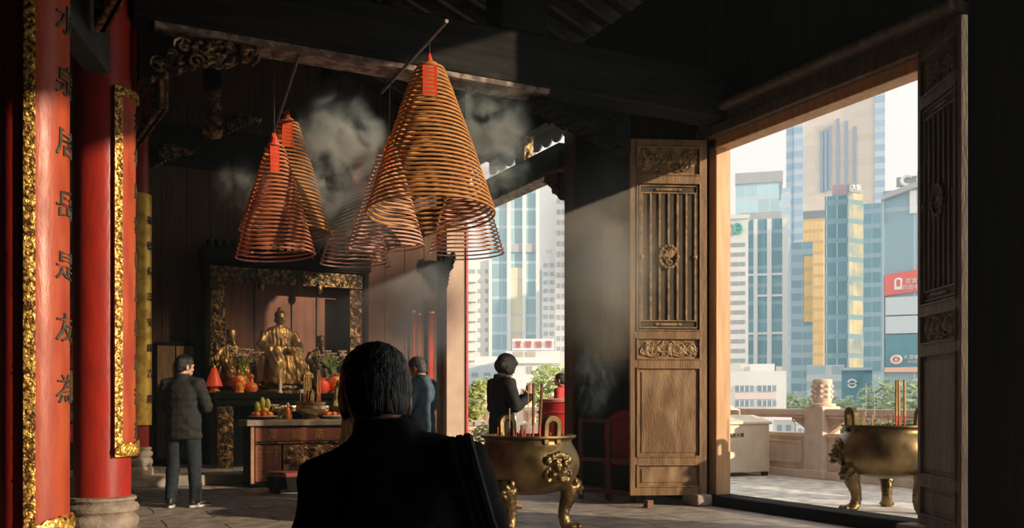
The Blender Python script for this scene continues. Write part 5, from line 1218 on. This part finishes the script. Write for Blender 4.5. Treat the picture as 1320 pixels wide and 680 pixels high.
def person(label, loc, rz, J, skin='skin', hair='hair', hairstyle='short', top=None, legs=None, shoe='shoe', sole=True, tall=1.0, puffer=False, robe=False, vox=.007, collar=True, wide=1.0):
    root = thing('person', label, 'person', loc, rz); V = Vector
    j = {k: V(v) for k, v in J.items() if k[0] != '_'}
    # continuous body
    m = MB()
    Mh = Matrix.Translation(j['skull']) @ Matrix.Rotation(J.get('_yaw', 0), 4, 'Z') @ Matrix.Rotation(J.get('_pitch', 0), 4, 'X')
    head(m, Mh)
    m.tube([j['neck']-V((0, 0, .06)), j['neck'], Mh @ V((0, -.012, .05))], [.07, .057, .055], 14)
    pel, ch, nk = j['pelvis'], j['chest'], j['neck']
    def tor(q, grow, w):
        ax = (nk-pel)
        def ring(c, rx, ry, z_ax):
            z_ax = z_ax.normalized(); x = V((1, 0, 0)); y = z_ax.cross(x).normalized(); x = y.cross(z_ax)
            return [tuple(c+x*(rx*w+grow)*math.cos(2*PI*k/20)+y*(ry+grow)*math.sin(2*PI*k/20)) for k in range(20)]
        d1, d2 = ch-pel, nk-ch
        rs = [ring(pel-d1*.32, .145, .105, d1), ring(pel, .162, .112, d1), ring(pel+d1*.3, .15, .10, d1), ring(pel+d1*.65, .155, .105, d1+d2*.3), ring(ch, .172, .115, d1+d2), ring(ch+d2*.5, .175, .105, d2), ring(ch+d2*.8, .135, .085, d2), ring(nk, .075, .068, d2)]
        q.rings(rs)
    tor(m, -.012, .97)
    for s in ('l', 'r'):
        m.tube([nk*.55+j['sh'+s]*.45-V((0, 0, .02)), j['sh'+s], (j['sh'+s]+j['el'+s])/2, j['el'+s]], [.05, .058, .048, .04], 12)
        m.tube([j['el'+s], j['el'+s]*.65+j['wr'+s]*.35, j['wr'+s]], [.042, .04, .026], 12)
        m.tube([j['hip'+s], j['hip'+s]*.6+j['kn'+s]*.4, j['kn'+s]], [.088, .078, .055], 12); m.tube([j['kn'+s], j['kn'+s]*.65+j['an'+s]*.35, j['an'+s]], [.055, .054, .036], 12)
        f = J.get('_foot'+s, (0, 1, 0)); f = V(f).normalized()
        m.tube([j['an'+s]-f*.04-V((0, 0, .045)), j['an'+s]+f*.06-V((0, 0, .05)), j['an'+s]+f*.15-V((0, 0, .06))], [.036, .036, .026], 10)
        hd = J.get('_hand'+s); 
        if hd: hand(m, j['wr'+s], *hd)
    me = melt(m, vox, 2, None, 'body'); bo = link('body', me, W[skin], root)
    # upper garment
    top_m = W[top]
    m = MB(); tor(m, .014, wide)
    hem = J.get('_hem', .17); d1 = (ch-pel).normalized()
    m.rings([[tuple(c+V((rx*wide*math.cos(2*PI*k/20), ry*math.sin(2*PI*k/20), 0))) for k in range(20)] for c, rx, ry in ((pel+d1*.12, .178, .128), (pel-V((0, 0, .02)), .186, .136), (pel-V((0, 0, hem)), .19, .142))])
    for s in ('l', 'r'):
        sh, el, wr = j['sh'+s], j['el'+s], j['wr'+s]
        m.tube([nk*.6+sh*.4-V((0, 0, .015)), sh, sh*.5+el*.5, el], [.066, .083, .07, .062], 14)
        m.ball(el, .062, 12, 8); m.tube([el, el*.5+wr*.5, wr], [.062, .055, .046], 14)
    if collar:
        z = (Mh @ V((0, 0, 0)))-nk
        m.tube([nk-V((0, 0, .05)), nk+V((0, -.012, .02)), nk+V((0, -.012, .05))], [.095, .078, .074], 18)
    if robe:
        m.rings([[tuple(V((pel.x, pel.y, zz))+V((rx*math.cos(2*PI*k/24), rx*.8*math.sin(2*PI*k/24), 0))) for k in range(24)] for zz, rx in ((pel.z+.05, .18), (pel.z-.3, .22), (.25, .26), (.05, .28))])
    def folds(c):
        v = .006*fbm(c, 9)+.004*fbm(c, 22)
        if puffer: v += .007*abs(math.sin(c.z*2*PI/.085/2))
        if robe: v += .012*math.sin(14*math.atan2(c.x, c.y+.001)+4*fbm(c, 3))
        else: v += .005*math.sin(30*(c.z+.5*c.x)+5*fbm(c, 5))*(.5+fbm(c, 3))
        return v
    me = melt(m, .011, 3, folds, 'coat'); link('robe' if robe else 'jacket', me, top_m, root)
    # trousers
    if legs:
        m = MB(); m.ovals([(pel.x, pel.y, pel.z-.1, .17, .125), (pel.x, pel.y, pel.z+.05, .172, .125)], 20)
        for s in ('l', 'r'):
            h_, k_, a_ = j['hip'+s], j['kn'+s], j['an'+s]
            m.ball(h_, (.1, .1, .12)); m.tube([h_, h_*.5+k_*.5, k_], [.105, .094, .078], 14); m.ball(k_, .077, 12, 8); m.tube([k_, k_*.5+a_*.5, a_-V((0, 0, .03))], [.077, .072, .064], 14)
        me = melt(m, .012, 3, lambda c: .006*fbm(c, 11)+.006*math.sin(45*c.z+6*fbm(c, 6))*max(0, .5-abs(c.z-.3)), 'trousers'); link('trousers', me, W[legs], root)
    for s in ('l', 'r'):
        a_ = j['an'+s]; f = V(J.get('_foot'+s, (0, 1, 0))).normalized(); zf = a_.z-.085
        M = Matrix.Translation((a_.x, a_.y, zf)) @ Matrix.Rotation(math.atan2(-f.x, f.y), 4, 'Z')
        if '_toedown' in J: M = Matrix.Translation((a_.x, a_.y, a_.z)) @ Matrix.Rotation(PI, 4, 'Z') @ Matrix.Rotation(-.5, 4, 'X') @ Matrix.Translation((0, 0, -.06))
        m = MB(); m.ball((0, -.02, .06), (.042, .065, .055), 14, 9, M); m.ball((0, .08, .045), (.046, .09, .042), 14, 9, M); m.ball((0, .15, .036), (.042, .055, .03), 12, 8, M); m.tube([M @ V((0, -.02, .06)), M @ V((0, -.03, .12))], [.045, .046], 12)
        me = melt(m, .009, 2, None, 'shoe'); so_ = link('shoe', me, W[shoe], root)
        m = MB(); m.rings([[tuple(V(((.045 if y > -.02 else .04)*math.cos(2*PI*k/24), .055+.145*math.sin(2*PI*k/24), z))) for k in range(24)] for y, z in ((0, .002), (0, .026))], True, False, M); part(m, 'sole', W['sole'] if sole else W['bagblack'], so_)
    # hair
    m = MB()
    if hairstyle == 'short':
        m.ball((0, -.006, .132), (.084, .102, .085), 18, 12, Mh); m.ball((0, -.034, .085), (.083, .078, .085), 18, 12, Mh); m.ball((0, -.05, .045), (.066, .056, .055), 16, 10, Mh)
        for q in (-1, 1): m.ball((q*.07, .012, .085), (.017, .028, .045), 10, 8, Mh)
        fr = 90
    elif hairstyle == 'full':
        m.ball((0, -.006, .125), (.088, .108, .088), 18, 12, Mh); m.ball((0, -.034, .08), (.088, .084, .09), 18, 12, Mh); m.ball((0, -.05, .03), (.074, .058, .06), 16, 10, Mh); m.ball((.01, .05, .165), (.07, .06, .04), 14, 9, Mh)
        for q in (-1, 1): m.ball((q*.074, .012, .075), (.018, .034, .055), 10, 8, Mh)
        fr = 90
    else:   # bob
        m.ball((0, -.012, .13), (.102, .122, .103), 18, 12, Mh); m.ball((0, -.045, .08), (.106, .098, .098), 18, 12, Mh)
        for q in (-1, 1): m.ball((q*.085, .012, .065), (.025, .06, .08), 12, 9, Mh)
        m.ball((0, .085, .155), (.065, .03, .035), 12, 8, Mh)
        fr = 90
    Mi = Mh.inverted()
    def strands(c):
        q = Mi @ c; return .0025*noise.noise(Vector((math.atan2(q.x, q.y+.02)*14, q.z*9, 0)))+.002*fbm(c, fr)
    me = melt(m, .0055, 2, strands, 'hair'); link('hair', me, W[hair], root)
    return root, j, Mh
def stand(**k):
    J = dict(pelvis=(0, 0, .93), chest=(0, -.005, 1.25), neck=(0, -.01, 1.44), skull=(0, .015, 1.50), shl=(-.175, -.005, 1.385), shr=(.175, -.005, 1.385), ell=(-.25, -.02, 1.12), elr=(.25, -.02, 1.12),
             wrl=(-.22, .1, .9), wrr=(.22, .1, .9), hipl=(-.09, 0, .88), hipr=(.09, 0, .88), knl=(-.1, .015, .49), knr=(.1, .015, .49), anl=(-.11, -.02, .085), anr=(.11, -.02, .085))
    J['_handl'] = ((0, .1, -1), (1, 0, 0), (0, 1, 0)); J['_handr'] = ((0, .1, -1), (-1, 0, 0), (0, 1, 0))
    J.update(k); return J
def pray(z=1.2, y=.30):
    return dict(ell=(-.27, .02, 1.12), elr=(.27, .02, 1.12), wrl=(-.045, y, z), wrr=(.045, y, z), _handl=((.1, .25, 1), (1, 0, 0), (0, -1, .25), .06), _handr=((-.1, .25, 1), (-1, 0, 0), (0, -1, .25), .06))
# man standing before the altar, seen from behind
g = ground(236, 10.45)
person('person in dark quilted jacket and jeans, standing with back turned before the altar', (g.x, g.y, 0), -YAW-.12, stand(**pray(1.14), _yaw=-.55, _pitch=-.12, anl=(-.135, -.03, .085), anr=(.135, .03, .085), knl=(-.12, .01, .49), knr=(.12, .03, .49), _footl=(-.35, 1, 0), _footr=(.45, 1, 0), _hem=.17), top='jacket', legs='jeans', puffer=True, wide=1.1)
# praying woman in profile
g = ground(647, 10.35)
person('person with bobbed black hair and dark suit, praying by the far opening', (g.x, g.y, 0), -YAW-1.05, stand(**pray(1.235, .34), _pitch=-.35, skull=(0, .03, 1.495), _footl=(0, 1, 0), _footr=(.15, 1, 0)), top='suit', legs='trousers', hairstyle='bob', shoe='shoebrown', sole=False, wide=1.0, vox=.0055)
# man in slate blue, in profile towards the left
g = ground(544, 10.6)
person('person with short grey hair in a slate blue jacket, facing left in the smoke', (g.x, g.y, 0), -YAW+1.15, stand(**pray(1.15), _pitch=-.3, skull=(0, .035, 1.49)), top='navy', legs='trousers', hair='hairgrey', wide=1.05)
# figure in a khaki robe behind the kneeling man's head
g = ground(461, 11.3)
person('person in a khaki robe standing before the altar table, mostly hidden by the kneeling person', (g.x, g.y, 0), -YAW+.1, stand(**pray(1.1), skull=(0, .06, 1.46), neck=(0, .01, 1.41), _pitch=-.6), top='khaki', robe=True, collar=True)
# someone behind the red drum outside
g = ground(723, 16.6)
person('person with dark hair in a red top outside, behind the red drum', (g.x, g.y, 0), -YAW+1.2, stand(), top='redcloth', legs='trousers')
# the man kneeling in front
g = ground(492, 2.12)
K = dict(pelvis=(0, 0, .53), chest=(.008, .05, .88), neck=(-.0, .09, 1.075), skull=(-.032, .15, 1.108), shl=(-.132, .075, .975), shr=(.172, .055, 1.01), ell=(-.19, .14, .72), elr=(.265, .1, .72), wrl=(-.06, .33, .80), wrr=(.06, .33, .80),
         hipl=(-.09, 0, .48), hipr=(.09, 0, .48), knl=(-.13, .06, .085), knr=(.13, .06, .085), anl=(-.12, -.36, .09), anr=(.12, -.36, .09), _toedown=1, _pitch=-.46, _yaw=.25, _hem=.16,
         _handl=((.1, .25, 1), (1, 0, 0), (0, -1, .25), .06), _handr=((-.1, .25, 1), (-1, 0, 0), (0, -1, .25), .06))
kneel, kj, kM = person('person in black with bowed head kneeling closest to the camera, seen from behind', (g.x, g.y, 0), -YAW, K, top='black', legs='black', hairstyle='full', vox=.006, wide=1.0)
root = thing('shoulder_bag', 'black shoulder bag with gathered strap on the right shoulder of the kneeling person', 'bag', (g.x, g.y, 0), -YAW)
V = Vector
path = [V((.175, .16, .94)), V((.168, .10, 1.05)), V((.17, .03, 1.072)), V((.188, -.05, 1.02)), V((.225, -.10, .90)), V((.275, -.10, .76)), V((.30, -.06, .62))]
for k, off in enumerate((-.012, .006, .024)):
    m = MB(); m.tube([p+V((off, 0, -.0+.004*k)) for p in path], [.011, .013, .014, .013, .012, .012, .011], 8); part(m, 'strap', W['bagblack'], root)
m = MB(); m.ovals([(.335, -.02, .28, .05, .13), (.34, -.02, .32, .07, .16), (.335, -.02, .5, .065, .16), (.325, -.02, .62, .045, .14), (.32, -.02, .66, .02, .12)], 20)
me = melt(m, .012, 2, lambda c: .006*fbm(c, 14), 'bag_body'); link('bag_body', me, W['bagblack'], root)
# ================================================================== incense smoke and haze
def volume_mat(name, dens, col=(.74,.92,1.0), nscale=None, thr=.45, seed=0.0, aniso=-.1, stretch=(1,1,1), distort=1.2, soft=1.0, contrast=4.0):
    m = bpy.data.materials.new(name); m.use_nodes = True; nt = m.node_tree; N = nt.nodes; L = nt.links
    N.remove(N['Principled BSDF']); out = N['Material Output']
    vs = N.new('ShaderNodeVolumeScatter'); vs.inputs['Color'].default_value = (*col, 1); vs.inputs['Anisotropy'].default_value = aniso; vs.inputs['Density'].default_value = dens
    L.new(vs.outputs[0], out.inputs['Volume'])
    if nscale:
        tc = N.new('ShaderNodeTexCoord'); ln = N.new('ShaderNodeVectorMath'); ln.operation = 'LENGTH'; L.new(tc.outputs['Object'], ln.inputs[0])
        fo = N.new('ShaderNodeMapRange'); fo.interpolation_type = 'SMOOTHSTEP'; fo.inputs['From Min'].default_value = 1.0; fo.inputs['From Max'].default_value = 1-soft; L.new(ln.outputs['Value'], fo.inputs['Value'])
        mp = N.new('ShaderNodeMapping'); mp.inputs['Location'].default_value = (seed, seed*1.7, seed*.3); mp.inputs['Scale'].default_value = stretch; L.new(tc.outputs['Object'], mp.inputs['Vector'])
        nz = N.new('ShaderNodeTexNoise'); nz.inputs['Scale'].default_value = nscale; nz.inputs['Detail'].default_value = 4; nz.inputs['Distortion'].default_value = distort; L.new(mp.outputs[0], nz.inputs['Vector'])
        a = N.new('ShaderNodeMath'); a.operation = 'SUBTRACT'; a.inputs[1].default_value = thr; L.new(nz.outputs['Fac'], a.inputs[0])
        b = N.new('ShaderNodeMath'); b.operation = 'MULTIPLY'; b.inputs[1].default_value = contrast*dens; b.use_clamp = False; L.new(a.outputs[0], b.inputs[0])
        c = N.new('ShaderNodeMath'); c.operation = 'MAXIMUM'; c.inputs[1].default_value = 0; L.new(b.outputs[0], c.inputs[0])
        d = N.new('ShaderNodeMath'); d.operation = 'MULTIPLY'; L.new(c.outputs[0], d.inputs[0]); L.new(fo.outputs[0], d.inputs[1]); L.new(d.outputs[0], vs.inputs['Density'])
    return m
def haze_box(name, label, a, b, mtl):
    m = MB(); m.box(*a, *b); o = link(name, m.mesh(name), mtl); tag(o, label, 'haze', kind='stuff'); return o
def smoke(label, c, size, mtl, rot=(0,0,0)):
    m = MB(); m.ball((0, 0, 0), 1.0, 20, 12); o = link('incense_smoke', m.mesh('incense_smoke'), mtl); o.location = c; o.scale = size; o.rotation_euler = rot
    tag(o, label, 'smoke', kind='stuff'); return o
haze_box('hall_haze', 'thin incense haze filling the whole hall', (XL+.02, YF+.02, .01), (XW+.1, YB-.01, 8.25), volume_mat('hall_haze', HALL_D, (.62,.86,1.0), aniso=0))
haze_box('city_haze', 'pale daylight haze over the city', (14, -150, -21.9), (700, 700, 160), volume_mat('city_haze', CITY_D, (.95,.97,1.0), aniso=.0))
S = volume_mat
smoke('white smoke cloud between the left coils and the pink coils', at(440, 215, 9.2), (.55, .5, .95), S('smoke_a', 36, nscale=2.0, thr=.47, seed=3.1, distort=.8, stretch=(1,1,1.5)))
smoke('dense white smoke around the lowest pink coil', at(455, 275, 9.4), (.55, .45, .55), S('smoke_b', 26, nscale=1.8, thr=.45, seed=7.7, distort=.6, stretch=(1,1,1.2)))
smoke('thin smoke drifting right of the biggest coil, before the far opening', at(632, 185, 8.95), (.5, .36, .85), S('smoke_c', 11, nscale=1.8, thr=.46, seed=1.3, distort=.8, stretch=(1,1,1.9)))
smoke('bright smoke bank above the blue-jacketed person near the pale pier', at(520, 395, 11.2), (1.0, .7, .85), S('smoke_d', 6.5, nscale=1.4, thr=.34, seed=9.4))
smoke('thin smoke left of the golden-brown coil', at(316, 245, 10.0), (.4, .35, .5), S('smoke_e', 7, nscale=2.3, thr=.47, seed=5.5))
smoke('hazy smoke over the altar statues', at(395, 425, 12.0), (1.35, .8, .8), S('smoke_f', .8, nscale=1.4, thr=.32, seed=2.2))
smoke('light shaft of drifting smoke in front of the boarded wall beside the door leaf', at(775, 330, 10.2), (.85, .9, 1.5), S('smoke_g', 1.7, col=(1, .93, .8), nscale=1.2, thr=.30, seed=4.4, distort=.5, stretch=(1,1,1.7)))
smoke('wisps of smoke rising right of the indoor burner', at(765, 490, 9.6), (.3, .3, .5), S('smoke_h', 5, nscale=2.4, thr=.48, seed=6.1))
bpy.context.scene.cycles.volume_step_rate = 2.0; bpy.context.scene.cycles.volume_max_steps = 128
